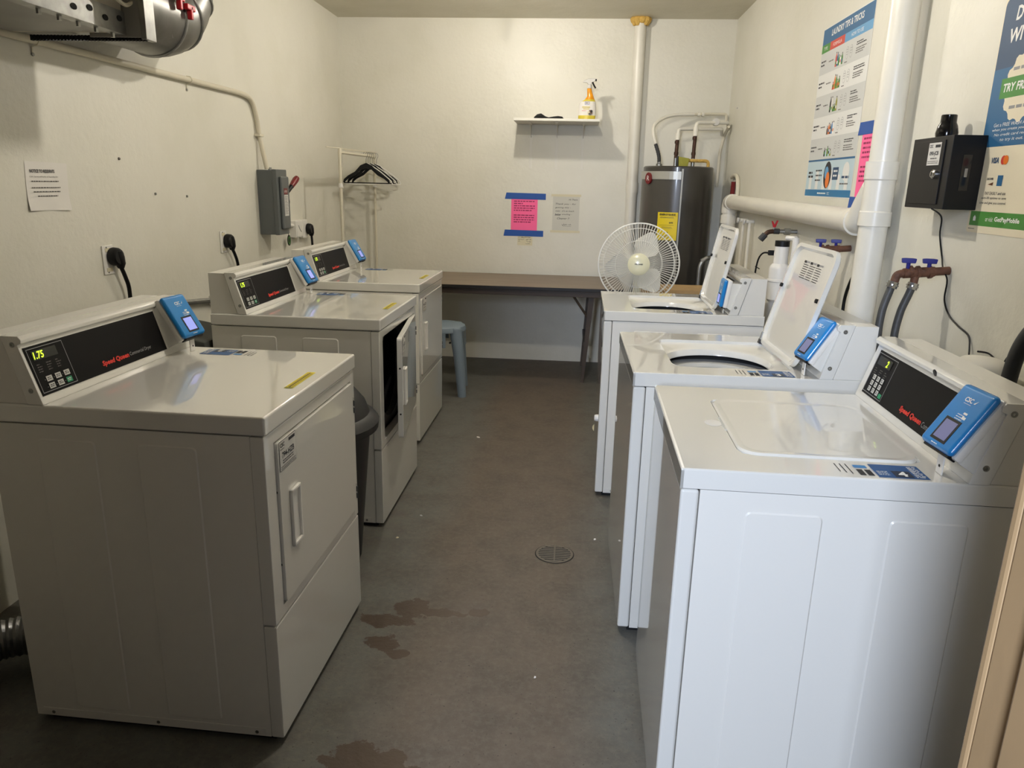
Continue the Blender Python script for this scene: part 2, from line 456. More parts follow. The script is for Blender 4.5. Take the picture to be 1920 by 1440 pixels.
# ------------------------------------------------------------------ ceiling lights
def ceiling_light(loc, label, glow):
    t = empty('ceiling_light', (loc[0], loc[1], ZC), 0, label, 'light', 'bare bulb ceiling lights')
    m = MB(); m.lathe([(0.0, 0.0), (0.085, 0.0), (0.085, -0.018), (0.06, -0.04), (0.028, -0.062), (0.024, -0.075), (0.0, -0.075)], 'porcelain'); m.build('lamp_base', t)
    m = MB(); m.lathe([(0.0, -0.07), (0.012, -0.072), (0.014, -0.085), (0.022, -0.105), (0.0255, -0.12), (0.022, -0.137), (0.012, -0.148), (0.0, -0.151)], glow, seg=24); m.build('bulb', t)
ceiling_light((-0.42, 4.86), 'bare bulb ceiling light nearer the back wall and shelf', 'lamp_glow_far')
ceiling_light((-0.15, 2.70), 'bare bulb ceiling light over the middle of the aisle', 'lamp_glow_near')
t = empty('smoke_detector', (-0.452, 5.34, ZC), 0, 'small round grey detector on the ceiling at the top edge of the view', 'detector')
m = MB(); m.lathe([(0.0, 0.0), (0.085, 0.0), (0.085, -0.012), (0.070, -0.030), (0.0, -0.034)], 'porcelain'); m.build('housing', t)

# ------------------------------------------------------------------ machines
SL = math.atan2(0.047, 0.157)
def console(root, W, H, kind, rx, reader):
    """rx: panel start; shared control console"""
    m = MB()
    prof = [(0.548, H), (0.593, H+0.146), (0.583, H+0.150), (0.582, H+0.160), (0.590, H+0.168), (0.634, H+0.168), (0.588, H)]
    m.prism(prof, 0.0, W, 'enamel', 'x', bev=0.0022)
    cv = m.build('console', root)
    m = MB(); m.prism([(0.590, H), (0.635, H+0.165), (0.702, H+0.165), (0.702, H)], 0.004, W-0.004, 'enamel_side', 'x', bev=0.002)
    m.build('console_housing', root)
    for x, sg in ((0.0, -1), (W, 1)):
        for v, z in ((0.575, H+0.035), (0.606, H+0.147)):
            m = MB(); m.lathe([(0.0065, 0), (0.0065, 0.0012), (0.003, 0.0014), (0.003, 0.0005), (0, 0.0005)], 'steel', c=(0, 0, 0), seg=12, axis='x', M=Matrix.Translation((x-(0.0005*sg), v, z)) @ Matrix.Scale(sg, 4, (1, 0, 0)))
            m.build('screw', root)
    e = (1, 0, 0); s = (0, math.sin(SL), math.cos(SL))
    o = (rx, 0.548, H)
    d = Decal(o, e, s)
    d.box((0, 0.020, -0.0005), (0.54, 0.143, 0.0012), 'black_glass', M=d.F)
    d.build('control_panel', root)
    d = Decal(o, e, s); L0 = 4
    # outlined keypad area
    pw = 0.127
    for a in ((0.004, 0.026, pw, 0.0275), (0.004, 0.1355, pw, 0.137), (0.004, 0.026, 0.0055, 0.137), (pw-0.0015, 0.026, pw, 0.137)): d.rect(*a, 'ink_grey', L0)
    d.rect(0.016, 0.106, 0.10, 0.130, 'window_dark', L0)
    if kind == 'dryer': d.text('1.75', 0.018, 0.109, 0.018, 'led', w=0.035, layer=L0+2, shear=0.15, bold=0.02)
    else: d.text('2', 0.072, 0.109, 0.018, 'led', w=0.011, layer=L0+2, shear=0.15, bold=0.03)
    for k in range(3):
        d.lines(0.018+k*0.032, 0.094, 0.036+k*0.032, 4, 0.006, 'ink_soft', 0.0022, L0, 0.5, seed=k)
    if kind == 'dryer':
        for r_ in range(2):
            for c_ in range(3):
                x = 0.030+c_*0.031; y = 0.050-r_*0.0185
                g = (r_ == 1 and c_ == 2)
                d.rect(x, y, x+0.020, y+0.0135, 'key_green' if g else 'key_cap', L0+1); d.lines(x+0.003, y+0.008, x+0.017, 2, 0.004, 'ink_white' if g else 'ink', 0.0018, L0+2, 0.3, seed=c_+r_)
                d.rect(x-0.006, y+0.005, x-0.004, y+0.007, 'ink_grey', L0+1)
    else:
        for r_ in range(3):
            for c_ in range(3):
                x = 0.030+c_*0.026; y = 0.066-r_*0.0165
                d.rect(x, y, x+0.017, y+0.013, 'key_cap', L0+1); d.lines(x+0.003, y+0.008, x+0.014, 2, 0.004, 'ink', 0.0018, L0+2, 0.3, seed=c_+r_)
        d.rect(0.104, 0.031, 0.122, 0.043, 'key_green', L0+1)
    d.build('keypad_print', root, smooth=False); d = Decal(o, e, s)
    d.text('Speed Queen', 0.238, 0.034, 0.018, 'brand_red', w=0.118, layer=L0, shear=0.12, bold=0.045)
    d.text('Commercial Dryer' if kind == 'dryer' else 'Commercial', 0.361, 0.0365, 0.0135, 'ink_grey', w=0.105 if kind == 'dryer' else 0.075, layer=L0)
    d.build('brand_print', root, smooth=False)
    # small lock hole in the upper lip
    if kind == 'washer':
        m = MB(); m.lathe([(0.008, 0), (0.008, 0.002), (0, 0.002)], 'black_plastic', seg=14, M=Matrix.Translation((W*0.56, 0.583, H+0.156)) @ Matrix.Rotation(PI/2+SL, 4, 'X')); m.build('lock', root)
    # payment reader on its wedge housing
    cx, cv_, cz, tilt, yaw = reader['c'][0], reader['c'][1], reader['c'][2], math.radians(reader['tilt']), math.radians(reader['yaw'])
    hw, hl = reader['w']/2, reader['l']/2
    e = Vector((math.cos(yaw), math.sin(yaw), 0)); bk = Vector((-math.sin(yaw), math.cos(yaw), 0))
    s = bk*math.sin(tilt)+Vector((0, 0, math.cos(tilt))); n = e.cross(s)
    F = Matrix(((e.x, s.x, n.x, cx), (e.y, s.y, n.y, cv_), (e.z, s.z, n.z, cz), (0, 0, 0, 1)))
    m = MB()
    a0 = F @ Vector((0, -hl+0.002, -0.034)); a1 = F @ Vector((0, hl-0.012, -0.034))
    hx0, hx1 = cx-hw+0.006, cx+hw-0.004
    zb = H+0.020; zt = H+0.140
    m.prism([(a0.y, max(a0.z, H+0.012)), (a1.y, a1.z), (0.592, zt), (0.555, zb)], hx0, hx1, 'enamel', 'x', bev=0.0015)
    m.build('reader_bracket', root)
    m = MB()
    m.box((-hw, -hl, -0.036), (hw, hl, -0.016), 'plastic_white', 0.006, M=F)
    m.box((-hw+0.001, -hl+0.001, -0.018), (hw-0.001, hl-0.001, 0.0), 'reader_blue', 0.010, 3, M=F)
    m.box((-hw*0.8, -hl-0.004, -0.030), (hw*0.8, -hl+0.01, -0.010), 'black_plastic', 0.002, M=F)
    rd = m.build('card_reader', root, label='bright blue card reader on white base')
    d = Decal((0, 0, 0), (1, 0, 0), (0, 1, 0)); d.F = F @ Matrix.Translation((0, 0, 0.0001))
    sx = -1 if kind == 'dryer' else -1
    d.text('CSC', -0.016, hl*0.50, 0.0105, 'ink_white', layer=1, bold=0.03)
    d.poly([(0.014, hl*0.52), (0.024, hl*0.64), (0.019, hl*0.52)], 'ink_white', 1)
    d.lines(-0.012, hl*0.44, 0.012, 1, 0.004, 'ink_white', 0.001, 1)
    d.build('logo_print', rd, smooth=False); d = Decal((0, 0, 0), (1, 0, 0), (0, 1, 0)); d.F = F @ Matrix.Translation((0, 0, 0.0001))
    d.lines(-0.004, hl*0.10, 0.022, 3, 0.005, 'ink_white', 0.0018, 1, 0.4, seed=4)
    d.rect(0.014, hl*0.02, 0.026, hl*0.10, 'ink_white', 1); d.rect(0.010, hl*0.16, 0.022, hl*0.22, 'ink_white', 1)
    d.lines(-0.012, -hl*0.90, 0.010, 1, 0.004, 'ink_white', 0.002, 1)
    d.build('reader_print', rd, smooth=False)
    m = MB()
    m.box((-0.026, -hl*0.80, -0.001), (0.026, -hl*0.06, 0.0008), 'black_plastic', 0.0004, 1, M=F)
    m.box((-0.020, -hl*0.72, 0.0), (0.020, -hl*0.14, 0.0012), reader.get('lcd', 'lcd'), M=F)
    m.build('screen', rd)
    # small tab below the reader
    m = MB(); p = F @ Vector((0, -hl, -0.030))
    m.box((cx-0.010, p.y-0.004, H+0.001), (cx+0.016, p.y-0.001, p.z+0.008), 'plastic_white', 0.0008)
    m.lathe([(0.003, 0), (0.003, 0.001), (0, 0.001)], 'dark_hole', seg=10, axis='y', M=Matrix.Translation((cx+0.004, p.y-0.0052, H+0.018)))
    m.build('reader_tab', root)

def side_panels(root, W, D, H, x0, sg, grooves, bottom=0.018):
    """one cabinet side with pressed recesses"""
    m = MB()
    xa, xb = (x0, x0+0.012) if sg < 0 else (x0-0.012, x0)
    m.box((xa, 0.036, bottom), (xb, D, H-0.003), 'enamel_side', 0.001)
    xo = x0
    for v0, v1, z0, z1 in grooves:
        # shallow pressed field: raised sloped frame around a flat
        t = 0.0026
        p = rrect(v0, z0, v1, z1, 0.012, 3); q = rrect(v0+0.0032, z0+0.0032, v1-0.0032, z1-0.0032, 0.010, 3); n = len(p)
        vs = [(xo+sg*0.0001, a, b) for a, b in p]+[(xo+sg*t, a, b) for a, b in q]
        fs = [(i, (i+1) % n, n+(i+1) % n, n+i) for i in range(n)]+[tuple(range(n, 2*n))]
        g = m.geo(vs, fs, 'enamel_side'); bmesh.ops.recalc_face_normals(m.bm, faces=g)
    # bottom rail line and screws
    m.box((xo, 0.05, bottom+0.004) if sg > 0 else (xo-0.0018, 0.05, bottom+0.004), (xo+0.0018, D-0.02, bottom+0.026) if sg > 0 else (xo, D-0.02, bottom+0.026), 'enamel_side', 0.0008)
    for v in (0.075, D/2, D-0.05):
        m.lathe([(0.005, 0), (0.005, 0.0024), (0, 0.0024)], 'steel', seg=10, axis='x', M=Matrix.Translation((xo, v, bottom+0.013)) @ Matrix.Scale(sg, 4, (1, 0, 0)))
    m.build('side_panel', root)

def id_sticker(root, o, e, s, code, wd=0.105, ht=0.078):
    d = Decal(o, e, s, 0.0004)
    d.rect(0, 0, wd, ht, 'ink', 1); d.rect(0.0015, 0.0015, wd-0.0015, ht-0.0015, 'paper_grey', 2)
    d.text('CSC', 0.006, ht-0.017, 0.011, 'ink', layer=3, bold=0.03); d.lines(0.006, ht-0.023, 0.03, 1, 0.003, 'ink', 0.002, 3)
    d.rect(wd*0.56, ht-0.014, wd-0.007, ht-0.006, 'ink', 3)
    d.text(code, wd/2, ht*0.40, 0.016, 'ink', w=wd*0.72, layer=3, bold=0.02, align='c')
    d.lines(0.018, ht*0.30, wd-0.018, 2, 0.006, 'ink', 0.0025, 3, 0.2); d.lines(0.006, ht*0.12, wd-0.006, 2, 0.005, 'ink_soft', 0.002, 3, 0.02, 5)
    return d.build('machine_label', root, smooth=False)

def top_sticker(root, o, e, s, num, flip=False):
    """blue machine-number sticker followed by small app badges"""
    d = Decal(o, e, s, 0.0004)
    d.rect(0, 0, 0.098, 0.072, 'sticker_blue', 1)
    d.rect(0.034, 0.004, 0.070, 0.038, 'sticker_dark', 2)
    d.text(num, 0.052, 0.008, 0.026, 'ink_white', layer=3, bold=0.03, align='c', rot=0)
    d.lines(0.074, 0.060, 0.094, 9, 0.0068, 'ink_white', 0.003, 3, 0.3, 3)
    d.lines(0.004, 0.030, 0.030, 4, 0.006, 'ink_white', 0.002, 3, 0.3, 5)
    d.rect(-0.034, 0.046, -0.008, 0.062, 'sky_blue', 1)
    d.rect(-0.034, 0.006, -0.022, 0.038, 'ink', 1); d.rect(-0.018, 0.006, -0.006, 0.038, 'ink', 1)
    for k in range(3): d.rect(-0.048-k*0.011, 0.012+0.004*k, -0.046-k*0.011, 0.066, 'ink', 1)
    return d.build('number_sticker', root, smooth=False)

def dryer(x, y, ang, label, num, code, door_open=0.0, lcd='lcd', reader=None):
    W, D, H, CT = 0.683, 0.706, 0.916, 0.048
    r = empty('clothes_dryer', (x, y, 0), math.radians(90+ang), label, 'dryer', 'row of coin laundry dryers on the left')
    B = 0.018
    # top
    m = MB(); m.box((-0.001, -0.006, H-CT), (W+0.001, D, H), 'enamel', 0.006, 3)
    m.build('top', r)
    g = [(0.17, 0.322, 0.055, 0.83), (0.43, 0.582, 0.055, 0.83)]
    for x0, sg in ((0.004, -1), (W-0.004, 1)): side_panels(r, W, D, H-CT, x0, sg, g)
    m = MB(); m.box((0.016, D-0.012, B), (W-0.016, D-0.001, H-CT-0.002), 'galv'); m.build('back_panel', r)
    # front: upper frame around the door opening + lower panel
    zl = 0.355; f0, f1 = 0.0, 0.036; U0, U1, Z0, Z1 = 0.058, 0.650, 0.388, 0.832
    m = MB()
    m.box((0.002, f0, zl+0.002), (U0, f1, H-CT-0.003), 'enamel', 0.004); m.box((U1, f0, zl+0.002), (W-0.002, f1, H-CT-0.003), 'enamel', 0.004)
    m.box((U0-0.005, f0+0.0004, Z1), (U1+0.005, f1, H-CT-0.0034), 'enamel', 0.003); m.box((U0-0.005, f0+0.0004, zl+0.0024), (U1+0.005, f1, Z0), 'enamel', 0.003)
    m.build('front_panel', r)
    m = MB(); m.box((0.002, f0, B), (W-0.002, f1, zl-0.002), 'enamel', 0.005); m.build('lower_panel', r)
    m = MB()  # bulkhead with round drum mouth
    cx, cz, R = (U0+U1)/2, (Z0+Z1)/2+0.005, 0.205; n = 48; vs = []
    for k in range(n):
        a = 2*PI*k/n; c, s = math.cos(a), math.sin(a)
        t = min((0.31)/max(abs(c), 1e-6), (0.24)/max(abs(s), 1e-6))
        vs.append((cx+c*t, 0.046, cz+s*t)); vs.append((cx+c*R, 0.046, cz+s*R)); vs.append((cx+c*R, 0.075, cz+s*R)); vs.append((cx+c*(R+0.05), 0.08, cz+s*(R+0.05))); vs.append((cx+c*(R+0.05), 0.52, cz+s*(R+0.05)))
    fs = []
    for k in range(n):
        l = (k+1) % n
        fs += [(k*5, l*5, l*5+1, k*5+1), (k*5+1, l*5+1, l*5+2, k*5+2)]
    m.geo(vs, fs, 'galv_dark')
    fs = [(k*5+i, ((k+1) % n)*5+i, ((k+1) % n)*5+i+1, k*5+i+1) for k in range(n) for i in (2, 3)]
    m.geo(vs, fs, 'black_plastic'); m.geo([(cx+math.cos(2*PI*k/n)*(R+0.05), 0.52, cz+math.sin(2*PI*k/n)*(R+0.05)) for k in range(n)], [tuple(range(n))], 'black_plastic')
    m.build('drum', r)
    # door, hinged on the right
    hx = U1-0.001
    M = Matrix.Translation((hx, 0.0, 0)) @ Matrix.Rotation(math.radians(door_open), 4, 'Z') @ Matrix.Translation((-hx, 0, 0))
    m = MB(); m.prism(rrect(U0+0.003, Z0+0.003, U1-0.003, Z1-0.003, 0.012, 4), -0.007, 0.016, 'enamel', 'y', bev=0.0025, M=M)
    for z in (0.50, 0.70): m.lathe([(0.004, 0), (0.004, 0.0008), (0, 0.0008)], 'dark_hole', seg=10, axis='x', M=M @ Matrix.Translation((U0+0.0026, 0.004, z)) @ Matrix.Scale(-1, 4, (1, 0, 0)))
    dr = m.build('door', r)
    m = MB()
    hx0, hx1, hz0, hz1 = 0.113, 0.172, 0.525, 0.685
    for a, b, c, d_ in ((hx0, hx0+0.008, hz0, hz1), (hx1-0.008, hx1, hz0, hz1), (hx0, hx1, hz1-0.010, hz1), (hx0, hx1, hz0, hz0+0.010)):
        m.box((a, -0.016, c), (b, -0.0068, d_), 'plastic_white', 0.003, M=M)
    m.box((hx0+0.006, -0.0090, hz0+0.008), (hx1-0.006, -0.0072, hz1-0.008), 'plastic_white', 0.0005, M=M)
    m.build('door_handle', dr)
    id_sticker(dr, M @ Vector((0.066, -0.0074, 0.752)), M.to_3x3() @ Vector((1, 0, 0)), (0, 0, 1), code)
    for z in (0.745, 0.445):
        m = MB(); m.box((U1+0.004, -0.004, z-0.03), (U1+0.012, -0.0005, z+0.03), 'steel', 0.001)
        for k in (-1, 1): m.tube([(U1+0.008, -0.006, z+k*0.012-0.009), (U1+0.008, -0.006, z+k*0.012+0.009)], 0.0028, 'box_grey_dark', 8)
        m.build('hinge', r)
    # near-black block: the shadow gap under the cabinet put into colour
    m = MB(); m.box((0.02, 0.03, 0.0), (W-0.02, D-0.03, B), 'dark_hole'); m.build('base', r)
    console(r, W, H, 'dryer', 0.010, reader)
    # stickers on the top
    # sticker lies along the depth with its badges toward the front edge
    F = top_sticker(r, (0, 0, 0), (1, 0, 0), (0, 1, 0), num)
    F.matrix_local = Matrix.Translation((0.655, 0.370, H+0.0003)) @ Matrix.Rotation(math.radians(90), 4, 'Z')
    d = Decal((0.252, 0.040, H+0.0002), (1, 0, 0), (0, 1, 0), 0.0004)
    d.rect(0, -0.012, 0.175, 0.012, 'yellow', 1); d.rect(0.01, -0.0015, 0.165, 0.0015, 'ink', 2); d.rect(0, -0.012, 0.01, 0.012, 'olive', 2)
    d.lines(0.014, 0.0035, 0.16, 1, 0.004, 'ink_soft', 0.002, 2, 0.05); d.lines(0.014, -0.0075, 0.16, 1, 0.004, 'ink_soft', 0.002, 2, 0.05)
    d.build('warning_sticker', r, smooth=False)
    return r

def washer(x, y, ang, label, num, lid_open=None, cap=False, reader=None):
    W, D, H, CT = 0.650, 0.706, 0.908, 0.043
    a = math.radians(ang)
    # origin = far-front corner
    ox, oy = x - math.sin(a)*W, y + math.cos(a)*W
    r = empty('washing_machine', (ox, oy, 0), math.radians(-90+ang), label, 'washing machine', 'row of top-loading washing machines on the right')
    B = 0.018
    la, lb, lv0, lv1 = W-0.53, W-0.10, 0.128, 0.510     # lid field in local x and v
    zr = H-0.010
    # top with recessed lid well, round mouth and sloping funnel
    m = MB()
    inner = []
    cx, cv, R = (la+lb)/2, (lv0+lv1)/2-0.012, 0.172; n = 64
    rr = rrect(la, lv0, lb, lv1, 0.03, 4)
    def ray_rect(pts, c, ang_):
        dx, dy = math.cos(ang_), math.sin(ang_); best = None
        for i in range(len(pts)):
            p, q = pts[i], pts[(i+1) % len(pts)]; ex, ey = q[0]-p[0], q[1]-p[1]
            den = dx*ey-dy*ex
            if abs(den) < 1e-12: continue
            t = ((p[0]-c[0])*ey-(p[1]-c[1])*ex)/den; s_ = ((p[0]-c[0])*dy-(p[1]-c[1])*dx)/den
            if t > 0 and -1e-9 <= s_ <= 1+1e-9: best = t if best is None else min(best, t)
        return (c[0]+dx*best, c[1]+dy*best)
    outer = [(0.004, 0.0), (W-0.004, 0.0), (W-0.004, D-0.004), (0.004, D-0.004)]
    angs = sorted([2*PI*k/n for k in range(n)]+[math.atan2(q[1]-cv, q[0]-cx) % (2*PI) for q in outer])
    n = len(angs); vs = []
    for a_ in angs:
        o_ = ray_rect(outer, (cx, cv), a_); i_ = ray_rect(rr, (cx, cv), a_)
        i2 = (cx+(i_[0]-cx)*0.985, cv+(i_[1]-cv)*0.985); c_, s_ = math.cos(a_), math.sin(a_)
        vs += [(o_[0], o_[1], H), (i_[0], i_[1], H), (i2[0], i2[1], zr),
               (cx+c_*(R+0.022), cv+s_*(R+0.022), zr-0.010), (cx+c_*(R+0.008), cv+s_*(R+0.008), zr-0.016), (cx+c_*R, cv+s_*R, zr-0.030), (cx+c_*(R-0.001), cv+s_*(R-0.001), zr-0.036)]
    K = 7
    fs = [(k*K+i, k*K+i+1, ((k+1) % n)*K+i+1, ((k+1) % n)*K+i) for k in range(n) for i in range(K-1)]
    g = m.geo(vs, fs, 'enamel'); bmesh.ops.recalc_face_normals(m.bm, faces=g)
    # make sure the flat ring faces up
    if sum(f.normal.z for f in g) < 0: bmesh.ops.reverse_faces(m.bm, faces=g)
    # skirt of the top
    m.box((0.0, -0.006, H-CT), (W, 0.0, H-0.004), 'enamel', 0.0); 
    m.prism([(0.0-0.006, H-CT), (-0.006, H-0.006), (-0.0045, H-0.002), (0.0, H), (0.0, H-CT)], 0.0, W, 'enamel', 'x')
    m.prism([(0.0, H-CT), (0.0, H-0.005), (0.0015, H-0.0015), (0.004, H), (0.004, H-CT)], -0.006, D, 'enamel', 'y')
    m.prism([(W, H-CT), (W, H-0.005), (W-0.0015, H-0.0015), (W-0.004, H), (W-0.004, H-CT)], -0.006, D, 'enamel', 'y')
    m.box((0.004, D-0.004, H-CT), (W-0.004, D, H), 'enamel')
    m.build('top', r)
    # tub seen through the mouth
    m = MB()
    m.lathe([(R+0.001, zr-0.034), (R+0.05, zr-0.040), (R+0.05, zr-0.075)], 'dark_hole', c=(cx, cv, 0), seg=48, cap=False)
    m.lathe([(R+0.05, zr-0.062), (R+0.004, zr-0.060), (R-0.012, zr-0.064), (R-0.020, zr-0.075), (R-0.018, zr-0.105), (R+0.012, zr-0.115)], 'tub_grey', c=(cx, cv, 0), seg=48, cap=False)
    m.lathe([(R+0.012, H-0.12), (R+0.012, 0.32), (0.0, 0.32)], 'tub_dark', c=(cx, cv, 0), seg=48, cap=False)
    m.lathe([(0.05, 0.32), (0.045, 0.55), (0.025, 0.60), (0.0, 0.605)], 'tub_grey', c=(cx, cv, 0), seg=24)
    m.build('tub', r)
    g = [(0.13, 0.285, 0.06, 0.82), (0.415, 0.568, 0.06, 0.82)]
    for x0, sg in ((0.004, -1), (W-0.004, 1)): side_panels(r, W, D, H-CT, x0, sg, g)
    m = MB(); m.box((0.016, D-0.012, B), (W-0.016, D-0.001, H-CT-0.002), 'galv'); m.build('back_panel', r)
    m = MB(); m.box((0.001, -0.004, B+0.002), (W-0.001, 0.0345, H-CT-0.003), 'enamel', 0.007, 3); m.build('front_panel', r)
    m = MB(); m.box((0.02, 0.03, 0.0), (W-0.02, D-0.03, B), 'dark_hole'); m.build('base', r)  # near-black block stands in for the shade below the cabinet
    if cap:
        m = MB(); m.lathe([(0.0, -0.022), (0.014, -0.020), (0.017, -0.010), (0.017, -0.004)], 'plastic_white', seg=18, axis='y', M=Matrix.Translation((W-0.12, 0, 0.36))); m.build('front_knob', r)
    # lid
    th = 0.018
    if lid_open is None:
        M = Matrix.Identity(4); t0 = 0.0
    else:
        t0 = lid_open
        M = Matrix.Translation((0, lv1, H+0.001)) @ Matrix.Rotation(-math.radians(t0), 4, 'X') @ Matrix.Translation((0, -lv1, -(H+0.001)))
    m = MB()
    o_ = rrect(la+0.003, lv0+0.002, lb-0.003, lv1-0.001, 0.045, 6)
    # keep square corners at the hinge side
    o2 = []
    for p in o_:
        o2.append(p)
    nn = len(o2)
    def ring(off, z, src=o2):
        return [(((p[0]-cx)*(1-off/0.215))+cx, ((p[1]-(lv0+lv1)/2)*(1-off/0.19))+(lv0+lv1)/2, z) for p in src]
    zt = H+0.004
    rings = [ring(0.0, zt-th), ring(0.0, zt-0.004), ring(0.004, zt), ring(0.016, zt), ring(0.020, zt-0.0018)]
    vs = [v for rg in rings for v in rg]
    fs = [(i*nn+k, i*nn+(k+1) % nn, (i+1)*nn+(k+1) % nn, (i+1)*nn+k) for i in range(len(rings)-1) for k in range(nn)]
    fs.append(tuple((len(rings)-1)*nn+k for k in range(nn)))
    # underside: rim and inner pan
    b0 = len(vs); und = [ring(0.0, zt-th), ring(0.012, zt-th), ring(0.020, zt-0.007)]
    vs += [v for rg in und for v in rg]
    fs += [(b0+i*nn+(k+1) % nn, b0+i*nn+k, b0+(i+1)*nn+k, b0+(i+1)*nn+(k+1) % nn) for i in range(2) for k in range(nn)]
    fs.append(tuple(b0+2*nn+k for k in range(nn))[::-1])
    g = m.geo(vs, fs, 'enamel', M); bmesh.ops.recalc_face_normals(m.bm, faces=g)
    lid = m.build('lid', r)
    if lid_open is not None:
        m = MB()
        for xx in (la+0.010, ):
            m.box((xx, lv1-0.04, zt-th-0.004), (xx+0.010, lv1+0.0, zt-0.009), 'steel', 0.001, M=M); m.box((xx-0.006, lv1-0.012, zt-th-0.004), (xx+0.016, lv1+0.004, zt-0.007), 'rubber', 0.001, M=M)
        m.build('lid_hinge', lid)
        for xx, vv in ((la+0.016, (lv0+lv1)/2-0.03), (lb-0.022, (lv0+lv1)/2-0.03)):
            m = MB(); m.lathe([(0.007, 0), (0.007, 0.008), (0, 0.008)], 'black_plastic', seg=12, M=M @ Matrix.Translation((xx, vv, zt-th-0.006)))
            m.build('lid_bumper', lid)
        # instruction print on the underside, three blocks
        F = M @ Matrix.Translation((cx+0.01, lv0+0.085, zt-0.0073)) @ Matrix.Rotation(PI, 4, 'X')
        d = Decal((0, 0, 0), (1, 0, 0), (0, 1, 0)); d.F = F @ Matrix.Rotation(PI, 4, 'Z') @ Matrix.Rotation(PI, 4, 'Z')
        for k in range(3):
            x0 = -0.100+k*0.066
            d.rect(x0, 0.024, x0+0.058, 0.030, 'ink_grey', 1); d.rect(x0, 0.022, x0+0.022, 0.030, 'ink', 2)
            d.lines(x0, 0.015, x0+0.058, 7, 0.0075, 'ink_soft', 0.0030, 1, 0.15, seed=k)
        d.build('instruction_label', lid, smooth=False)
    else:
        m = MB()  # finger recess at the front edge
        m.lathe([(0.026, 0.0006), (0.022, 0.0014), (0.0, 0.0014)], 'plastic_white', seg=20, M=Matrix.Translation((cx, lv0-0.022, H)) @ Matrix.Scale(0.8, 4, (0, 1, 0)))
        m.box((cx-0.05, lv0-0.004, H-0.002), (cx+0.05, lv0+0.003, H+0.0012), 'tub_grey', 0.001)
        m.build('lid_grip', r)
    console(r, W, H, 'washer', 0.034, reader)
    F = top_sticker(r, (0, 0, 0), (1, 0, 0), (0, 1, 0), num)
    F.matrix_local = Matrix.Translation((W-0.012, 0.385, H+0.0003)) @ Matrix.Rotation(math.radians(90), 4, 'Z')
    return r

RD = dict(w=0.112, l=0.145)
dryer(-0.710, 1.598, -1.41, 'nearest white dryer at left, door shut, blue card reader on its console', '2', '794-HZB', reader=dict(c=(0.612, 0.520, 0.916+0.118), tilt=31, yaw=-5, **RD))
dryer(-0.767, 2.886, -0.47, 'middle white dryer with its front door left ajar', '3', '795-HZB', door_open=7.0, reader=dict(c=(0.612, 0.514, 0.916+0.122), tilt=31, yaw=-4, **RD))
dryer(-0.826, 3.951, -0.74, 'farthest white dryer, door shut, nearest to the brown table', '4', '796-HZB', reader=dict(c=(0.612, 0.514, 0.916+0.122), tilt=31, yaw=-4, **RD))
washer(0.245, 1.430, -1.06, 'nearest white top-loading washer with its lid closed', '4', reader=dict(c=(0.595, 0.530, 0.908+0.120), tilt=32, yaw=5, lcd='lcd_dim', **RD))
washer(0.207, 2.219, 0.45, 'middle white top-loading washer with its lid standing open', '3', lid_open=105, reader=dict(c=(0.592, 0.532, 0.908+0.118), tilt=32, yaw=6, lcd='lcd_dim', w=0.10, l=0.145))
washer(0.158, 3.349, -0.67, 'farthest white top-loading washer with open lid, in front of the fan', '2', lid_open=101, cap=True, reader=dict(c=(0.592, 0.512, 0.908+0.095), tilt=7, yaw=0, w=0.10, l=0.125))

# ------------------------------------------------------------------ left wall
W1 = (1, 0, 0)
def wallL(y, z, lift=0.001): return (XL+lift, y, z)
# paper notice, lower corners curling
t = empty('paper_notice', (XL, 2.62, 1.41), 0, 'white printed sheet headed NOTICE TO RESIDENTS on the left wall', 'notice')
n = 10; vs = []
for j in range(n+1):
    for i in range(n+1):
        u = i/n; v = j/n
        y = -0.110+u*0.220-0.008*(1-v)+0.004*v; z = -0.082+v*0.168-0.004*u
        lift = 0.0015+0.014*max(0, 0.35-v)**1.4*abs(u-0.5)**1.2*6
        vs.append((lift, y, z))
m = MB(); m.geo(vs, [(j*(n+1)+i, j*(n+1)+i+1, (j+1)*(n+1)+i+1, (j+1)*(n+1)+i) for j in range(n) for i in range(n)], 'paper')
m.build('sheet', t)
d = Decal((0.0022, -0.110, -0.082), (0, 1, 0), (0, 0, 1))
d.text('NOTICE TO RESIDENTS', 0.022, 0.129, 0.0115, 'ink', w=0.128, bold=0.03)
d.text('CSC ServiceWorks of laundry for', 0.018, 0.112, 0.0062, 'ink_soft', w=0.148); d.lines(0.024, 0.098, 0.166, 1, 0.01, 'ink_soft', 0.0035, 2, 0.02, 3)
d.lines(0.022, 0.076, 0.172, 1, 0.01, 'ink_soft', 0.0035, 2, 0.02, 4); d.lines(0.028, 0.062, 0.170, 1, 0.01, 'ink_soft', 0.0035, 2, 0.02, 5); d.lines(0.046, 0.047, 0.155, 1, 0.01, 'ink_soft', 0.0035, 2, 0.02, 6)
d.build('print', t, smooth=False)

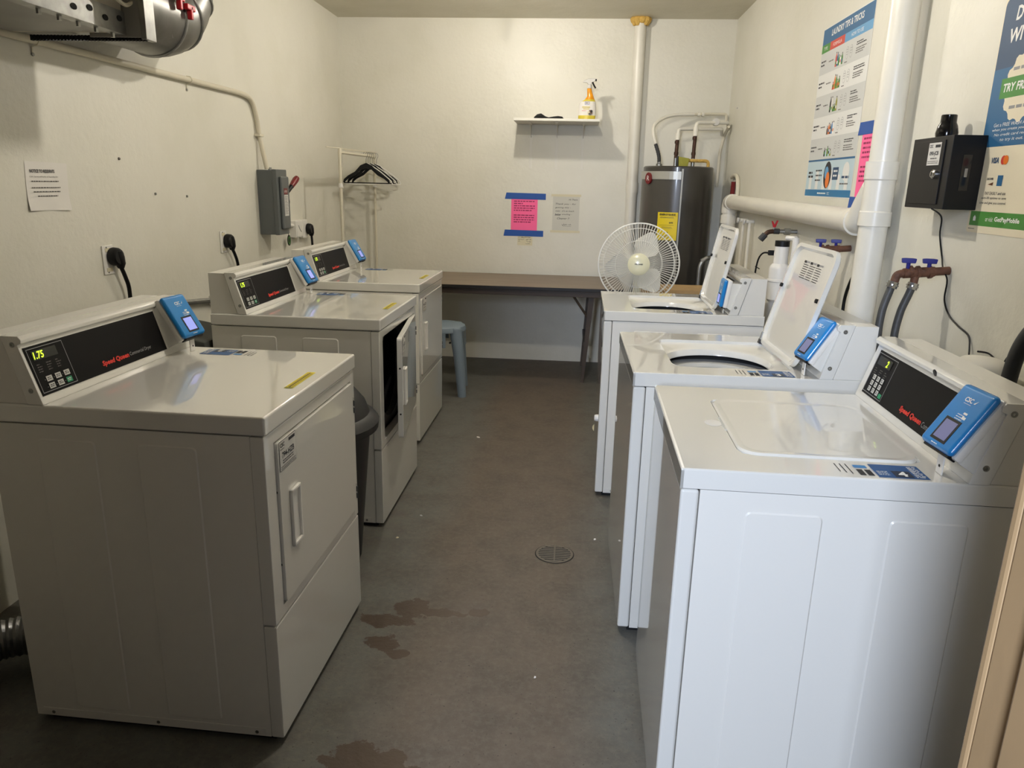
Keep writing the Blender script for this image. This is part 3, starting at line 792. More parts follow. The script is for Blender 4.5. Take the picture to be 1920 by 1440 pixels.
# conduit
t = empty('conduit', (XL, 3.5, 1.9), 0, 'white painted conduit along left wall bending down to the grey switch box', 'conduit')
def loc(pts, c): return [tuple(p[i]-c[i] for i in range(3)) for p in pts]
c0 = (XL, 3.5, 1.9)
m = MB(); m.tube(loc(bez([(XL+0.018, 0.47, 1.895), (XL+0.018, 2.0, 1.895), (XL+0.018, 3.0, 1.900), (XL+0.018, 3.9, 1.905), (XL+0.018, 4.28, 1.905), (XL+0.018, 4.40, 1.88), (XL+0.018, 4.455, 1.80), (XL+0.02, 4.475, 1.70), (XL+0.035, 4.480, 1.60), (XL+0.05, 4.485, 1.506)], 6), c0), 0.0135, 'pipe_cream', 12); m.build('pipe', t)
for y, z in ((2.63, 1.898), (3.69, 1.904)):
    m = MB(); m.tube(loc([(XL+0.002, y, z-0.045), (XL+0.004, y, z-0.02), (XL+0.026, y, z-0.014), (XL+0.034, y, z), (XL+0.026, y, z+0.014), (XL+0.006, y, z+0.016)], c0), 0.003, 'pipe_cream', 6)
    m.lathe([(0.006, 0), (0.006, 0.004), (0, 0.005)], 'steel', seg=10, axis='x', M=Matrix.Translation((0.002, y-3.5, z-1.9-0.045))); m.build('strap', t)
m = MB(); m.box(loc([(XL+0.001, 4.445, 1.690)], c0)[0], loc([(XL+0.036, 4.507, 1.705)], c0)[0], 'pipe_cream', 0.003); m.build('strap', t)

# grey safety switch box
bx0, bx1, by0, by1, bz0, bz1 = XL, XL+0.140, 4.445, 4.605, 1.122, 1.505
t = empty('disconnect_box', (XL, 4.525, 1.31), 0, 'grey metal safety switch box with red-tipped lever on left wall', 'switch box')
c = Vector((XL, 4.525, 1.31))
def LB(a, b): return tuple(Vector(a)-c), tuple(Vector(b)-c)
m = MB(); m.box(*LB((bx0+0.0005, by0, bz0), (bx0+0.096, by1, bz1-0.004)), 'box_grey', 0.003); m.build('enclosure', t)
m = MB(); m.box(*LB((bx0+0.094, by0-0.004, bz0-0.002), (bx0+0.122, by1+0.003, bz1)), 'box_grey', 0.005)
m.box(*LB((bx0+0.12, by0+0.03, bz0+0.03), (bx1, by1-0.01, bz1-0.04)), 'box_grey', 0.010, 3); m.build('cover', t)
d = Decal(tuple(Vector((bx1+0.0005, by0+0.055, bz0+0.11))-c), (0, 1, 0), (0, 0, 1))
d.rect(0, 0, 0.065, 0.125, 'paper_grey', 0.5); d.rect(0, 0.128, 0.060, 0.165, 'dark_red', 0.5); d.text('LISTED', 0.006, 0.14, 0.012, 'ink_white', w=0.045, layer=1)
d.lines(0.006, 0.112, 0.060, 12, 0.009, 'ink_soft', 0.003, 1, 0.3); d.build('rating_label', t, smooth=False)
m = MB(); m.lathe([(0.0, 0), (0.045, 0), (0.045, 0.012), (0.02, 0.02), (0, 0.02)], 'black_plastic', seg=24, axis='y', M=Matrix.Translation(Vector((bx0+0.085, by1+0.001, 1.315))-c))
m.tube([tuple(Vector(p)-c) for p in ((bx0+0.085, by1+0.016, 1.33), (bx0+0.090, by1+0.070, 1.365), (bx0+0.100, by1+0.135, 1.408))], [0.014, 0.013, 0.014], 'black_plastic', 10)
lv = m.build('lever', t)
m = MB(); m.tube([tuple(Vector(p)-c) for p in ((bx0+0.099, by1+0.130, 1.405), (bx0+0.108, by1+0.185, 1.445), (bx0+0.111, by1+0.205, 1.458))], [0.016, 0.021, 0.017], 'dark_red', 12); m.build('grip', lv, label='dark red lever grip')
m = MB(); m.tube([tuple(Vector(p)-c) for p in ((bx0+0.06, by0+0.06, bz1-0.006), (bx0+0.06, by0+0.06, bz1+0.012))], 0.010, 'galv', 10); m.build('fitting', t)

# outlets and cords
def outlet(y, z, label, wide=False, grp='dryer power outlets'):
    t = empty('power_outlet', (XL, y, z), 0, label, 'outlet')
    t['group'] = grp
    hy, hz = (0.036, 0.058)
    m = MB(); m.box((0.0003, -hy, -hz), (0.006, hy, hz), 'plastic_white', 0.002)
    m.build('cover_plate', t)
    for zz in (hz-0.018, -hz+0.018):
        m = MB(); m.box((0.0055, -0.020, zz-0.008), (0.0075, 0.018, zz+0.008), 'paper_cream', 0.001); m.build('socket', t)
    for zz in (hz-0.008, -hz+0.008):
        m = MB(); m.lathe([(0.004, 0), (0.003, 0.002), (0, 0.002)], 'steel', seg=8, axis='x', M=Matrix.Translation((0.006, -0.01, zz))); m.build('screw', t)
    return t
def plug(y, z, pts, label, x=XL+0.009):
    t = empty('power_cable', (x, y, z), 0, label, 'cable', 'black dryer power cables')
    m = MB(); m.lathe([(0.0, 0.0), (0.036, 0.0), (0.038, 0.008), (0.036, 0.026), (0.030, 0.034), (0.0, 0.036)], 'black_plastic', seg=20, axis='x')
    m.loft([(-0.050, 0.020, 0.020, 0.012, 0.012), (-0.030, 0.020, 0.018, 0.020, 0.024), (0.0, 0.020, 0.010, 0.022, 0.028), (0.022, 0.020, 0.004, 0.020, 0.024), (0.030, 0.020, 0.002, 0.010, 0.014)], 'black_plastic', 14)
    m.build('plug', t)
    m = MB(); m.tube(bez([(0.020, 0.020, -0.045)]+pts, 6), 0.0085, 'black_plastic', 8); m.build('cord', t)
    return t
outlet(2.915, 1.118, 'white outlet with black plug, above the nearest dryer at left')
plug(2.935, 1.130, [(0.022, 0.040, -0.09), (0.020, 0.060, -0.15), (0.012, 0.065, -0.30), (0.02, 0.05, -0.55), (0.06, 0.0, -0.85), (0.14, -0.06, -1.02)], 'black plug and thick cord above the nearest dryer')
outlet(3.945, 1.115, 'white outlet with black plug, above the middle dryer')
plug(3.970, 1.118, [(0.022, 0.045, -0.08), (0.020, 0.075, -0.14), (0.014, 0.095, -0.28), (0.02, 0.05, -0.55), (0.06, 0.0, -0.85), (0.14, -0.06, -1.02)], 'black plug and thick cord above the middle dryer')
t = empty('junction_box', (XL, 4.99, 1.125), 0, 'square white junction box right of the grey switch box', 'junction box')
m = MB(); m.box((0.0003, -0.065, -0.055), (0.045, 0.06, 0.055), 'plastic_white', 0.004); m.build('box_body', t)
m = MB(); m.box((0.0445, -0.055, -0.050), (0.048, 0.052, 0.050), 'plastic_white', 0.002); m.tube([(0.048, -0.03, 0.025), (0.050, -0.01, 0.0), (0.049, 0.02, -0.02)], 0.003, 'paper_grey', 6); m.build('lid', t)
m = MB(); m.tube([(0.022, -0.064, 0.025), (0.022, -0.10, 0.028), (0.022, -0.385, 0.028)], 0.011, 'plastic_white', 10); m.build('nipple', t)
t = outlet(5.13, 1.118, 'white outlet with black plug beside the junction box, above the farthest dryer')
m = MB(); m.box((0.0004, -0.045, -0.06), (0.034, 0.045, 0.06), 'plastic_white', 0.004); m.build('surface_box', t)
plug(5.165, 1.115, [(0.022, 0.022, -0.08), (0.020, 0.030, -0.16), (0.014, 0.035, -0.30), (0.02, 0.0, -0.55), (0.06, -0.1, -0.85), (0.14, -0.3, -1.02)], 'black plug and thick cord above the farthest dryer', x=XL+0.035)
t = empty('hang_tag', (XL+0.03, 4.80, 1.125), 0, 'small oval green-and-black tag hanging below the grey switch box', 'tag')
m = MB(); m.lathe([(0.0, 0), (0.026, 0), (0.026, 0.004), (0.0, 0.004)], 'black_plastic', seg=20, axis='x', M=Matrix.Translation((0, 0.02, -0.065)) @ Matrix.Scale(1.35, 4, (0, 0, 1))); m.build('disc', t)
m = MB(); m.lathe([(0.020, 0.0042), (0.020, 0.0048), (0.012, 0.0048), (0.012, 0.0042)], 'green_dark', seg=16, axis='x', M=Matrix.Translation((0, 0.02, -0.065)) @ Matrix.Scale(1.3, 4, (0, 0, 1)), cap=False); m.build('rim', t)
m = MB(); m.tube([(0.0, 0.0, 0.0), (0.002, 0.012, -0.02), (0.002, 0.02, -0.032)], 0.0022, 'steel', 6); m.build('wire', t)
# small fixings left in the plaster
for q, (y, z) in enumerate(((3.07, 1.52), (3.32, 1.375), (3.60, 1.36))):
    m = MB(); m.lathe([(0.0, 0.0), (0.006, 0.0), (0.005, 0.006), (0.0, 0.007)], 'steel' if q else 'ink_soft', seg=8, axis='x'); o = m.build('wall_screw'); o.location = (XL, y, z)
    tag(o, ('small dark nail head in the left wall just right of the paper notice', 'lone screw in the left wall between notice and switch box', 'screw in the left wall nearer the grey switch box')[q], 'screw', 'screws left in the left wall')

# ------------------------------------------------------------------ equipment hung at upper left
t = empty('exhaust_duct', (-1.715, 3.115, 2.05), 0, 'large round galvanized exhaust duct elbow high on the left wall', 'duct')
m = MB(); R0 = 0.150; cy_, cz_ = -0.02, 0.21; pts = [(0, -0.62, 0.02-0.0), (0, -0.40, 0.02), (0, -0.16, 0.02)]
N = 5
el = [(0, -0.02+0.23*math.sin(math.radians(a)), 0.25-0.23*math.cos(math.radians(a))) for a in range(0, 91, 10)]
path = [(0, -0.62, 0.02), (0, -0.30, 0.02)]+el+[(0, 0.21, 0.42), (0, 0.21, ZC-2.05)]
m.tube(path, R0, 'galv_dark', 36)
m.build('elbow', t)
for a in (0, 30, 60, 90):
    ar = math.radians(a); cc = Vector((0, -0.02+0.23*math.sin(ar), 0.25-0.23*math.cos(ar))); tdir = Vector((0, math.cos(ar), math.sin(ar)))
    m = MB(); ax1 = Vector((1, 0, 0)); ax2 = tdir.cross(ax1)
    m.tube([cc+(ax1*math.cos(2*PI*k/36)+ax2*math.sin(2*PI*k/36))*(R0+0.001) for k in range(36)], 0.0065, 'galv', 8, closed=True); m.build('seam', t)
m = MB()
m.loft([(0.0, 0, 0, 0.055, 0.075), (0.014, 0, 0, 0.055, 0.075), (0.020, 0, 0, 0.045, 0.062)], 'galv', 24, M=Matrix.Translation((0.075, -0.075, -0.035)) @ Matrix.Rotation(math.radians(62), 4, 'Y') @ Matrix.Rotation(math.radians(-32), 4, 'X'))
m.build('access_plate', t)
for k, (py, pz) in enumerate(((-0.10, 0.085), (-0.02, 0.065))):
    m = MB(); m.tube([(0.12, py, pz-0.0), (0.165, py-0.01, pz-0.02)], 0.008, 'chrome', 8)
    m.box((0.155, py-0.035, pz-0.028), (0.175, py+0.03, pz-0.006), 'valve_red', 0.004, 2); m.box((0.155, py-0.008, pz-0.06), (0.175, py+0.010, pz-0.01), 'valve_red', 0.004, 2)
    m.build('valve_handle', t, label='red valve handle')
t = empty('unit_heater', (-1.62, 2.1, 2.2), 0, 'beige metal air unit hung high at left above the nearest dryer', 'air unit')
m = MB(); m.box((-0.24, -0.75, -0.30), (0.14, 0.40, 0.20), 'cabinet_beige', 0.006); m.build('cabinet', t)
m = MB(); m.box((-0.22, -0.70, -0.304), (0.10, 0.36, -0.300), 'duct_grey', 0.001); m.build('underside', t)
m = MB(); m.box((0.147, -0.90, -0.13), (0.64, 0.56, 0.20), 'cabinet_beige', 0.008); m.build('shadow_box', t)  # unseen box above the view, added to cast shade on the left wall
m = MB(); m.box((0.140, -0.75, -0.302), (0.146, 0.402, -0.236), 'galv', 0.001); m.box((0.105, -0.75, -0.306), (0.146, 0.402, -0.301), 'galv', 0.001)
m.build('angle_bracket', t)
for k in range(4):
    m = MB(); m.lathe([(0.009, 0), (0.009, 0.002), (0.0, 0.002)], 'dark_hole', seg=12, axis='x', M=Matrix.Translation((0.146, 0.37-k*0.075, -0.262-(0.012 if k % 2 else 0))) @ Matrix.Scale(1.5, 4, (0, 1, 0))); m.build('slot', t)
for k in range(5):
    m = MB(); m.lathe([(0.0, -0.014), (0.007, -0.014), (0.007, 0), (0, 0)], 'steel', seg=6, M=Matrix.Translation((0.125, 0.36-k*0.085, -0.306))); m.build('bolt', t)
m = MB()
m.box((0.02, 0.402, -0.312), (0.20, 0.45, -0.20), 'duct_grey', 0.002); m.box((0.196, 0.40, -0.318), (0.215, 0.46, -0.19), 'galv', 0.002); m.build('end_plate', t)
m = MB()
for k in range(34): m.box((-0.19+k*0.0118, 0.408, -0.322), (-0.19+k*0.0118+0.006, 0.420, -0.305), 'black_plastic')
m.box((-0.19, 0.410, -0.318), (0.214, 0.416, -0.306), 'black_plastic'); m.build('edge_trim', t)
m = MB()
m.tube(bez([(0.05, 0.42, -0.10), (0.10, 0.45, -0.18), (0.16, 0.47, -0.20), (0.19, 0.50, -0.12)], 8), 0.022, 'foil', 14); m.build('flexible_hose', t)
m = MB(); m.tube(bez([(0.155, 0.05, -0.02), (0.17, 0.22, -0.16), (0.18, 0.34, -0.225), (0.17, 0.42, -0.20)], 8), 0.006, 'pipe_cream', 8)
m.tube(bez([(0.155, 0.0, -0.06), (0.185, 0.18, -0.20), (0.175, 0.33, -0.21)], 8), 0.004, 'green', 8); m.build('wiring', t)

# ------------------------------------------------------------------ behind and between the dryers
t = empty('trash_can', (-0.968, 2.583, 0), 0, 'black plastic trash can with domed lid between two dryers', 'trash can')
m = MB(); m.lathe([(0.0, 0.0), (0.175, 0.0), (0.183, 0.02), (0.232, 0.56), (0.232, 0.58), (0.0, 0.58)], 'bin_black', seg=40); m.build('body', t)
m = MB(); m.lathe([(0.238, 0.545), (0.262, 0.552), (0.266, 0.580), (0.250, 0.600), (0.230, 0.610), (0.215, 0.650), (0.175, 0.700), (0.10, 0.735), (0.0, 0.745)], 'bin_black', seg=40, cap=False); m.build('lid', t)
t = empty('storage_bin', (-1.62, 3.02, 0), 0, 'dark grey bin in the gap behind the nearest dryer', 'bin')
m = MB(); m.prism([(-0.19, 0.002), (0.17, 0.002), (0.20, 0.80), (0.15, 0.84), (-0.22, 0.80)], -0.16, 0.16, 'bin_grey', 'x', bev=0.015, M=Matrix.Rotation(PI/2, 4, 'Z') @ Matrix.Scale(0.6, 4, (0, 1, 0))); m.build('body', t)
t = empty('foil_duct', (-1.66, 1.75, 0), 0, 'crumpled silver exhaust hose on the floor behind the nearest dryer', 'hose')
m = MB(); p = bez([(0.17, 0.12, 0.10), (0.06, 0.10, 0.10), (-0.04, 0.0, 0.10), (-0.06, -0.25, 0.09), (-0.05, -0.6, 0.075)], 14)
m.tube(p, [0.055+0.005*(i % 2) for i in range(len(p))], 'foil', 20); m.build('hose', t)
t = empty('wall_pipe', (XL+0.016, 3.55, 0.85), 0, 'thin grey pipe low on the left wall between two dryers', 'pipe')
m = MB(); m.tube([(0, -0.30, 0.03), (0, 0.25, -0.03)], 0.014, 'galv', 10); m.build('pipe', t)
m = MB(); m.box((-0.015, 0.18, -0.05), (0.02, 0.205, 0.0), 'plastic_white', 0.002); m.build('clip', t)

# ------------------------------------------------------------------ garment rack and hangers
gx = -1.615
t = empty('garment_rack', (gx, 5.60, 0), 0, 'white tube garment rack in the far left corner', 'garment rack')
m = MB(); m.tube(bez([(0, -0.43, 0.03), (0, -0.43, 0.8), (0, -0.43, 1.585), (0, -0.415, 1.622), (0, -0.38, 1.634), (0, 0.0, 1.634), (0, 0.42, 1.634), (0, 0.455, 1.622), (0, 0.47, 1.585), (0, 0.47, 0.8), (0, 0.47, 0.03)], 5), 0.0105, 'pipe_cream', 14); m.build('frame', t)
for y in (-0.43, 0.47):
    m = MB(); m.tube([(-0.20, y, 0.014), (0.20, y, 0.014)], 0.0135, 'plastic_white', 12); m.build('foot', t)
    m = MB(); m.lathe([(0.0155, 0), (0.0155, 0.03)], 'plastic_white', c=(0, y, 1.40), seg=14, cap=False); m.build('joint', t)
t = empty('drying_rod', (gx, 5.55, 1.66), 0, 'thin pale rod lying along the top of the garment rack', 'rod')
m = MB(); m.tube([(0, -0.66, -0.004), (0.0, 0.585, 0.010)], 0.0035, 'pipe_cream', 8); m.tube([(0.012, -0.30, -0.008), (0.010, 0.30, 0.002)], 0.003, 'pipe_cream', 8); m.build('rod', t)
def hanger(y, kind, rz, label):
    y = y*1.0
    t = empty('clothes_hanger', (gx+0.018+0.02*(y-5.66), y+0.13, 1.652), rz, label, 'hanger', 'clothes hangers on the garment rack')
    t.scale = (0.89, 1, 0.92)
    mt = 'black_plastic' if kind == 'black' else 'plastic_white'
    m = MB(); m.tube(bez([(-0.020, 0, -0.020), (-0.021, 0, -0.004), (-0.008, 0, 0.008), (0.010, 0, 0.004), (0.016, 0, -0.014), (0.006, 0, -0.035), (0.0, 0, -0.05), (0.0, 0, -0.082)], 5), 0.0022, 'steel', 6, M=Matrix.Translation((-0.008, 0, 0.0))); m.build('hook', t)
    if kind == 'black':
        m = MB(); y0, y1 = -0.004, 0.004
        pts = [(0, -0.078), (0.05, -0.098), (0.10, -0.150), (0.16, -0.182), (0.197, -0.212), (0.203, -0.236), (0.190, -0.246)]
        low = [(0.183, -0.228), (0.155, -0.206), (0.095, -0.176), (0.045, -0.132), (0, -0.120)]
        half = pts+low; poly = half+[(-x, z) for x, z in half[::-1]]
        m.prism([(x-0.008, z) for x, z in pts+low+[(-x, z) for x, z in low[::-1][1:]]+[(-x, z) for x, z in pts[::-1][:-1]]], y0, y1, mt, 'y', bev=0.002)
        m.build('shoulder', t)
        m = MB(); m.tube([(-0.20, 0, -0.240), (0.184, 0, -0.240)], 0.004, mt, 8); m.build('bar', t)
    else:
        m = MB(); m.tube(bez([(-0.008, 0, -0.082), (0.09, 0, -0.140), (0.185, 0, -0.212), (0.198, 0, -0.232), (0.185, 0, -0.250), (-0.008, 0, -0.250), (-0.201, 0, -0.250), (-0.214, 0, -0.232), (-0.201, 0, -0.212), (-0.106, 0, -0.140), (-0.008, 0, -0.082)], 5), 0.0042, mt, 8); m.build('frame', t)
for k, (y, kind, rz, lab) in enumerate(((5.66, 'black', 0.06, 'front black plastic clothes hanger on the garment rack'), (5.715, 'white', -0.05, 'white plastic hanger just behind the front black one'),
        (5.77, 'black', 0.14, 'second black hanger, turned slightly on the rail'), (5.83, 'white', 0.02, 'middle white hanger of the bunch on the rail'),
        (5.885, 'black', 0.20, 'rear black hanger with its end swung to the right'), (5.945, 'white', 0.24, 'rearmost white hanger nearest the back wall'))):
    hanger(y, kind, rz, lab)

# ------------------------------------------------------------------ stool, table, carton
t = empty('plastic_stool', (-0.90, 5.09, 0), 0.10, 'pale blue plastic stool beside the farthest dryer', 'stool')
m = MB()
m.lathe([(0.0, 0.487), (0.14, 0.490), (0.165, 0.482), (0.172, 0.462), (0.172, 0.45)], 'stool_blue', seg=36); m.build('seat', t)
m = MB()
for k in range(4):
    a0 = math.radians(45+90*k+32); a1 = math.radians(45+90*(k+1)-32); q = [(math.cos(a0+(a1-a0)*i/6), math.sin(a0+(a1-a0)*i/6)) for i in range(7)]
    vs = [(c_*0.168, s_*0.168, 0.452) for c_, s_ in q]+[(c_*0.174, s_*0.174, 0.35) for c_, s_ in q]
    m.geo(vs, [(i, i+1, 8+i, 7+i) for i in range(6)], 'stool_blue')
m.build('skirt', t)
for k in range(4):
    a = math.radians(45+90*k); c_, s_ = math.cos(a), math.sin(a)
    m = MB(); m.loft([(0.0, c_*0.215, s_*0.215, 0.030, 0.030), (0.02, c_*0.213, s_*0.213, 0.030, 0.030), (0.30, c_*0.178, s_*0.178, 0.038, 0.038), (0.47, c_*0.145, s_*0.145, 0.045, 0.045), (0.482, c_*0.14, s_*0.14, 0.04, 0.04)], 'stool_blue', 14)
    m.build('leg', t)
m = MB(); m.lathe([(0.008, 0), (0.008, 0.002), (0, 0.002)], 'dark_hole', seg=12, axis='y', M=Matrix.Translation((0.07, -0.178, 0.39))); m.build('hole', t)

wood = bpy.data.materials.new('table_laminate'); wood.use_nodes = True; nt = wood.node_tree; b = nt.nodes['Principled BSDF']
tc = nt.nodes.new('ShaderNodeTexCoord'); mp = nt.nodes.new('ShaderNodeMapping'); mp.inputs['Scale'].default_value = (1.2, 22, 22)
nz = nt.nodes.new('ShaderNodeTexNoise'); nz.inputs['Scale'].default_value = 2.2; nz.inputs['Detail'].default_value = 8; nz.inputs['Roughness'].default_value = 0.65
rp = nt.nodes.new('ShaderNodeValToRGB'); rp.color_ramp.elements[0].position = 0.3; rp.color_ramp.elements[0].color = srgb(104, 88, 72); rp.color_ramp.elements[1].position = 0.7; rp.color_ramp.elements[1].color = srgb(140, 122, 102)
nt.links.new(tc.outputs['Object'], mp.inputs[0]); nt.links.new(mp.outputs[0], nz.inputs['Vector']); nt.links.new(nz.outputs['Fac'], rp.inputs[0]); nt.links.new(rp.outputs[0], b.inputs['Base Color']); b.inputs['Roughness'].default_value = 0.4
MAT['table_laminate'] = wood
mat('table_metal', srgb(66, 54, 44), 0.45); mat('table_edge', srgb(22, 18, 16), 0.4)
t = empty('folding_table', (-0.54, 5.755, 0), 0, 'brown folding table along the back wall under the taped notices', 'table')
m = MB(); m.box((-0.915, -0.375, 0.712), (0.915, 0.385, 0.730), 'table_laminate', 0.003); m.build('tabletop', t)
m = MB()
m.box((-0.918, -0.380, 0.706), (0.918, -0.374, 0.7285), 'table_edge', 0.001); m.box((-0.918, 0.384, 0.706), (0.918, 0.390, 0.7285), 'table_edge', 0.001)
m.box((-0.921, -0.380, 0.706), (-0.914, 0.390, 0.7285), 'table_edge', 0.001); m.box((0.914, -0.380, 0.706), (0.921, 0.390, 0.7285), 'table_edge', 0.001); m.build('edge_band', t)
m = MB(); m.box((-0.90, -0.345, 0.660), (0.90, -0.325, 0.710), 'table_metal', 0.002); m.box((-0.90, 0.335, 0.660), (0.90, 0.355, 0.710), 'table_metal', 0.002); m.build('apron', t)
for sx in (-1, 1):
    for yy in (-0.275, 0.275):
        m = MB(); m.prism([(sx*0.715, 0.706), (sx*0.672, 0.706), (sx*0.638, 0.0), (sx*0.662, 0.0)], yy-0.013, yy+0.013, 'table_metal', 'y', bev=0.002); m.build('leg', t)
    m = MB(); m.tube([(sx*0.54, -0.275, 0.700), (sx*0.56, -0.275, 0.655), (sx*0.672, -0.275, 0.50)], 0.009, 'table_metal', 8); m.build('brace', t)
    m = MB(); m.box((sx*0.655-0.010, -0.275, 0.28), (sx*0.655+0.010, 0.275, 0.31), 'table_metal', 0.003); m.build('crossbar', t)

t = empty('cardboard_carton', (0.74, 5.12, 0), 0.04, 'tan cardboard carton in front of the water heater', 'box')
m = MB(); m.box((-0.26, -0.14, 0.002), (0.26, 0.14, 0.79), 'cardboard', 0.003); m.build('body', t)
m = MB(); m.box((-0.26, -0.141, 0.770), (0.26, -0.002, 0.794), 'cardboard', 0.001); m.build('flap', t)
m = MB(); m.box((-0.258, 0.002, 0.7905), (0.26, 0.141, 0.7955), 'cardboard', 0.001); m.build('flap', t)

# ------------------------------------------------------------------ pedestal fan
fx, fy, fz = 0.374, 4.27, 1.030
t = empty('pedestal_fan', (fx, fy, 0), math.radians(-4), 'cream pedestal fan behind the farthest washer', 'fan')
Mf = Matrix.Translation((0, 0, fz)) @ Matrix.Rotation(math.radians(-4), 4, 'X')
def grille(back):
    m = MB(); R = 0.226; n = 84; sg = 1 if back else -1; hub = 0.060
    for k in range(n):
        a = 2*PI*k/n; c_, s_ = math.cos(a), math.sin(a); pts = []
        for i in range(5):
            u = i/4; rr_ = hub+(R-hub)*math.sin(u*PI/2); dd = (0.062*math.cos(u*PI/2)+0.004)*sg; pts.append((rr_*c_, dd, rr_*s_))
        m.tube(pts, 0.0012, 'fan_white', 4, cap=False, M=Mf)
    for rr_, dd, w_ in ((R, 0.004*sg, 0.0042), (0.198, 0.030*sg, 0.0018), (0.130, 0.056*sg, 0.0016)):
        m.tube([(rr_*math.cos(2*PI*k/56), dd, rr_*math.sin(2*PI*k/56)) for k in range(56)], w_, 'fan_white', 6, M=Mf, closed=True)
    return m
grille(False).build('front_grille', t); grille(True).build('rear_grille', t)
m = MB(); m.lathe([(0.0, -0.082), (0.030, -0.080), (0.052, -0.074), (0.061, -0.066), (0.061, -0.060), (0.0, -0.058)], 'fan_cream', seg=36, axis='y', M=Mf)
hb = m.build('hub_cap', t)
d = Decal((0, 0, 0), (1, 0, 0), (0, 0, 1)); d.F = Mf @ Matrix.Translation((0, -0.0835, 0)) @ Matrix.Rotation(PI/2, 4, 'X'); d.text('PELONIS', 0, -0.003, 0.0075, 'ink', w=0.044, layer=0, bold=0.03, align='c'); d.build('brand_print', hb, smooth=False)
for k, a0 in enumerate((68, 188, 308)):
    m = MB(); nu, nv = 8, 8; vs = []
    for i in range(nu+1):
        for j in range(nv+1):
            u = i/nu; v = j/nv; rr_ = 0.045+0.145*u; half = (0.26+0.60*math.sin(PI*min(u*0.80+0.12, 1)))*(1-0.22*u**4); 
            an = math.radians(a0)+(v-0.5)*2*half*0.78; rr2 = rr_*(1-0.16*abs(v-0.5)**2*4*u)
            vs.append((rr2*math.cos(an), (v-0.5)*0.045, rr2*math.sin(an)))
    m.geo(vs, [(i*(nv+1)+j, i*(nv+1)+j+1, (i+1)*(nv+1)+j+1, (i+1)*(nv+1)+j) for i in range(nu) for j in range(nv)], 'blade', Mf); m.build('blade', t)
m = MB(); m.lathe([(0.0, 0.035), (0.055, 0.035), (0.062, 0.06), (0.060, 0.11), (0.045, 0.15), (0.0, 0.158)], 'fan_cream', seg=28, axis='y', M=Mf); m.lathe([(0.018, -0.05), (0.018, 0.05)], 'fan_white', seg=16, axis='y', M=Mf); m.build('motor_housing', t)
m = MB(); m.tube([(0, 0.09, fz-0.03), (0, 0.09, 0.65)], 0.022, 'fan_cream', 14); m.tube([(0, 0.09, 0.65), (0, 0.09, 0.04)], 0.014, 'fan_white', 12); m.build('pole', t)
m = MB(); m.lathe([(0.0, 0.0), (0.21, 0.0), (0.215, 0.012), (0.19, 0.03), (0.04, 0.045), (0.02, 0.06), (0, 0.06)], 'fan_cream', seg=36, c=(0, 0.09, 0)); m.build('base', t)

# ------------------------------------------------------------------ water heater and its pipes
hx, hy, HR, HZ = 0.760, 5.850, 0.256, 1.600
t = empty('water_heater', (hx, hy, 0), 0, 'tall dark grey water heater in the far right corner', 'water heater')
m = MB(); m.lathe([(0.0, 0.002), (HR, 0.002), (HR, HZ-0.008), (HR-0.008, HZ), (0, HZ)], 'heater_grey', seg=56); m.build('tank', t)
def arc(a0, a1, r, n=14): return [(r*math.cos(math.radians(a0+(a1-a0)*i/n)), r*math.sin(math.radians(a0+(a1-a0)*i/n))) for i in range(n+1)]
m = MB(); A0, A1 = 185, 268
p = arc(A0, A1, HR+0.012); q = arc(A0, A1, HR-0.004)
m.prism(p+q[::-1], 0.30, 1.505, 'heater_panel', 'z'); m.build('access_panel', t)
m = MB(); p = arc(A0, A1, HR+0.018); q = arc(A0, A1, HR-0.004); m.prism(p+q[::-1], 1.505, 1.562, 'silver', 'z', bev=0.001); m.build('name_band', t)
m = MB(); p = arc(268.6, 271, HR+0.013, 3); q = arc(268.6, 271, HR-0.004, 3); m.prism(p+q[::-1], 0.30, HZ-0.02, 'silver', 'z'); m.build('seam', t)  # bright silver strip paints the highlight along the panel seam
def on_cyl(a, z, r): return Vector((r*math.cos(math.radians(a)), r*math.sin(math.radians(a)), z))
a = 214; nrm = on_cyl(a, 0, 1); e = Vector((-nrm.y, nrm.x, 0))
Fz = Matrix(((e.x, 0, nrm.x, 0), (e.y, 0, nrm.y, 0), (0, 1, 0, 0), (0, 0, 0, 1)))
m = MB(); m.loft([(HR+0.014, 0, 0, 0.034, 0.042), (HR+0.026, 0, 0, 0.033, 0.041)], 'dark_red', 28, M=Matrix.Translation((0, 0, 1.512)) @ Fz)
bd = m.build('badge', t, label='dark red oval badge')
d = Decal((0, 0, 0), (1, 0, 0), (0, 1, 0)); d.F = Matrix.Translation((0, 0, 1.512)) @ Fz @ Matrix.Translation((0, 0, HR+0.0265)); d.text('R', 0, -0.016, 0.034, 'ink_white', layer=0.5, align='c'); d.build('letter', bd, smooth=False)
# yellow energy label, wrapped on the panel
m = MB(); p = arc(236, 267.5, HR+0.0140, 8); q = arc(236, 267.5, HR+0.0125, 8); m.prism(p+q[::-1], 1.075, 1.275, 'yellow_label', 'z'); el_ = m.build('energy_label', t, label='yellow energy label')
a = 251.8; nrm = on_cyl(a, 0, 1); e = Vector((-nrm.y, nrm.x, 0)); Fz = Matrix(((e.x, 0, nrm.x, 0), (e.y, 0, nrm.y, 0), (0, 1, 0, 0), (0, 0, 0, 1)))
d = Decal((0, 0, 0), (1, 0, 0), (0, 1, 0)); d.F = Matrix.Translation((0, 0, 1.075)) @ Fz @ Matrix.Translation((0, 0, HR+0.0152))
d.text('ENERGYGUIDE', 0, 0.178, 0.013, 'ink', w=0.115, layer=0.5, bold=0.04, align='c'); d.text('$478', 0.028, 0.120, 0.012, 'ink', layer=0.5, bold=0.04, align='c')
